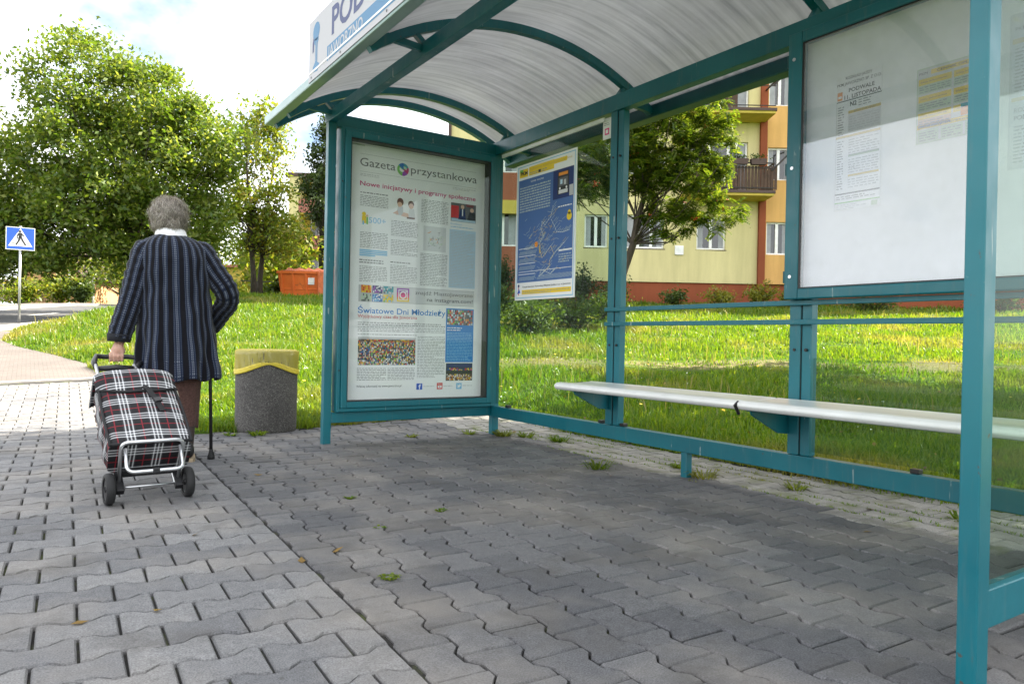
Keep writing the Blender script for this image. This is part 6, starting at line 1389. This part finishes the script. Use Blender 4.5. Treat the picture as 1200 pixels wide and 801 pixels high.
mb = MB(); mb.tube([tf(.190, .50, .12), tf(.196, .52, .14), tf(.200, .49, .13)], [.008, .013, .007], 8); mb.build('toggle', 'alu', bag)
# frame, handle
for s_ in (-1, 1):
    mb = MB(); e = Vector((gl.x+s_*.105, gl.y-.03, gl.z-.005)); mb.tube([tf(s_*.115, .0, .0), tf(s_*.115, .45, .0), tf(s_*.112, .66, .0), Vector((s_*.10+gl.x*.4, gl.y*.90, gl.z*.93))], .0095, 10); mb.build('frame_tube', 'alu', TT, smooth=True)
mb = MB(); mb.tube([Vector((-.10+gl.x*.4, gl.y*.88, gl.z*.905)), Vector((gl.x-.125, gl.y-.05, gl.z-.03)), Vector((gl.x-.105, gl.y-.004, gl.z+.004)), Vector((gl.x-.06, gl.y, gl.z)), gl, Vector((gl.x+.06, gl.y, gl.z)), Vector((gl.x+.105, gl.y-.004, gl.z-.004)), Vector((gl.x+.125, gl.y-.05, gl.z-.035)), Vector((.10+gl.x*.4, gl.y*.88, gl.z*.905))], [.014, .016, .015, .0145, .014, .0145, .015, .016, .014], 12); mb.build('handle', 'black_plastic', TT, smooth=True)
mb = MB(); mb.tube([Vector((-.105+gl.x*.4, gl.y*.875, gl.z*.90)), Vector((0+gl.x*.4, gl.y*.872, gl.z*.91)), Vector((.105+gl.x*.4, gl.y*.875, gl.z*.90))], [.015, .018, .015], 12); mb.build('handle_bridge', 'black_plastic', TT, smooth=True)
# wheels: the axle runs across at wheel-centre height
for s_ in (-1, 1):
    wz = .073
    mb = MB(); rings = []
    for x, r_ in ((-.017, .052), (-.019, .066), (-.012, .0725), (0, .074), (.012, .0725), (.019, .066), (.017, .052)): rings.append([(s_*.172+x, r_*math.cos(2*math.pi*k/30), wz+r_*math.sin(2*math.pi*k/30)) for k in range(30)])
    mb.loft(rings, cap=False); wh = mb.build('wheel', 'rubber', TT, smooth=True)
    mb = MB(); rings = []
    for x, r_ in ((-.013, .053), (-.015, .046), (-.006, .040), (-.006, .018), (-.016, .014), (.016, .014), (.006, .018), (.006, .040), (.015, .046), (.013, .053)): rings.append([(s_*.172+x, r_*math.cos(2*math.pi*k/30), wz+r_*math.sin(2*math.pi*k/30)) for k in range(30)])
    mb.loft(rings); mb.build('rim', 'black_plastic', wh)
    mb = MB(); mb.bar(tf(s_*.128, -.03, .0), tf(s_*.128, .12, .012), .03, .035, (1, 0, 0)); mb.build('axle_bracket', 'black_plastic', TT, bevel=.004)
mb = MB(); mb.tube([(-.172, 0, .073), (.172, 0, .073)], .0055, 10); mb.build('axle', 'alu', TT, smooth=True)
def hoop(pts, rad, name, n=6):
    pts = [Vector(p) for p in pts]; fine = [pts[0]]
    for i in range(1, len(pts)-1):
        p0_, p1, p2 = pts[i-1], pts[i], pts[i+1]; e = .035; A = p1+(p0_-p1).normalized()*e; Bq = p1+(p2-p1).normalized()*e
        for k in range(n+1): t1 = k/n; fine.append(A*(1-t1)**2+p1*2*t1*(1-t1)+Bq*t1*t1)
    fine.append(pts[-1]); mb = MB(); mb.tube(fine, rad, 12); mb.build(name, 'alu', TT, smooth=True)
hoop([tf(-.13, .02, .0), tf(-.135, .075, .215), tf(.135, .075, .215), tf(.13, .02, .0)], .0085, 'base_hoop')
hoop([tf(-.118, .060, .190), tf(-.120, -.055, .150), tf(.120, -.055, .150), tf(.118, .060, .190)], .0085, 'foot_hoop')
mb = MB(); mb.box(-.13, .13, -.02, .02, 0, .01); 
mb = MB(); mb.bar(tf(-.015, -.055, .150), tf(.015, -.055, .150), .022, .022); mb.build('foot_sleeve', 'black_plastic', TT, bevel=.003)
mb = MB(); mb.loft([[tf(x, a, nn) for x, nn in ((-.12, .004), (.12, .004), (.115, .05), (-.115, .05))] for a in (.060, .080)]); mb.build('base_plate', 'trim_black', TT, bevel=.006)
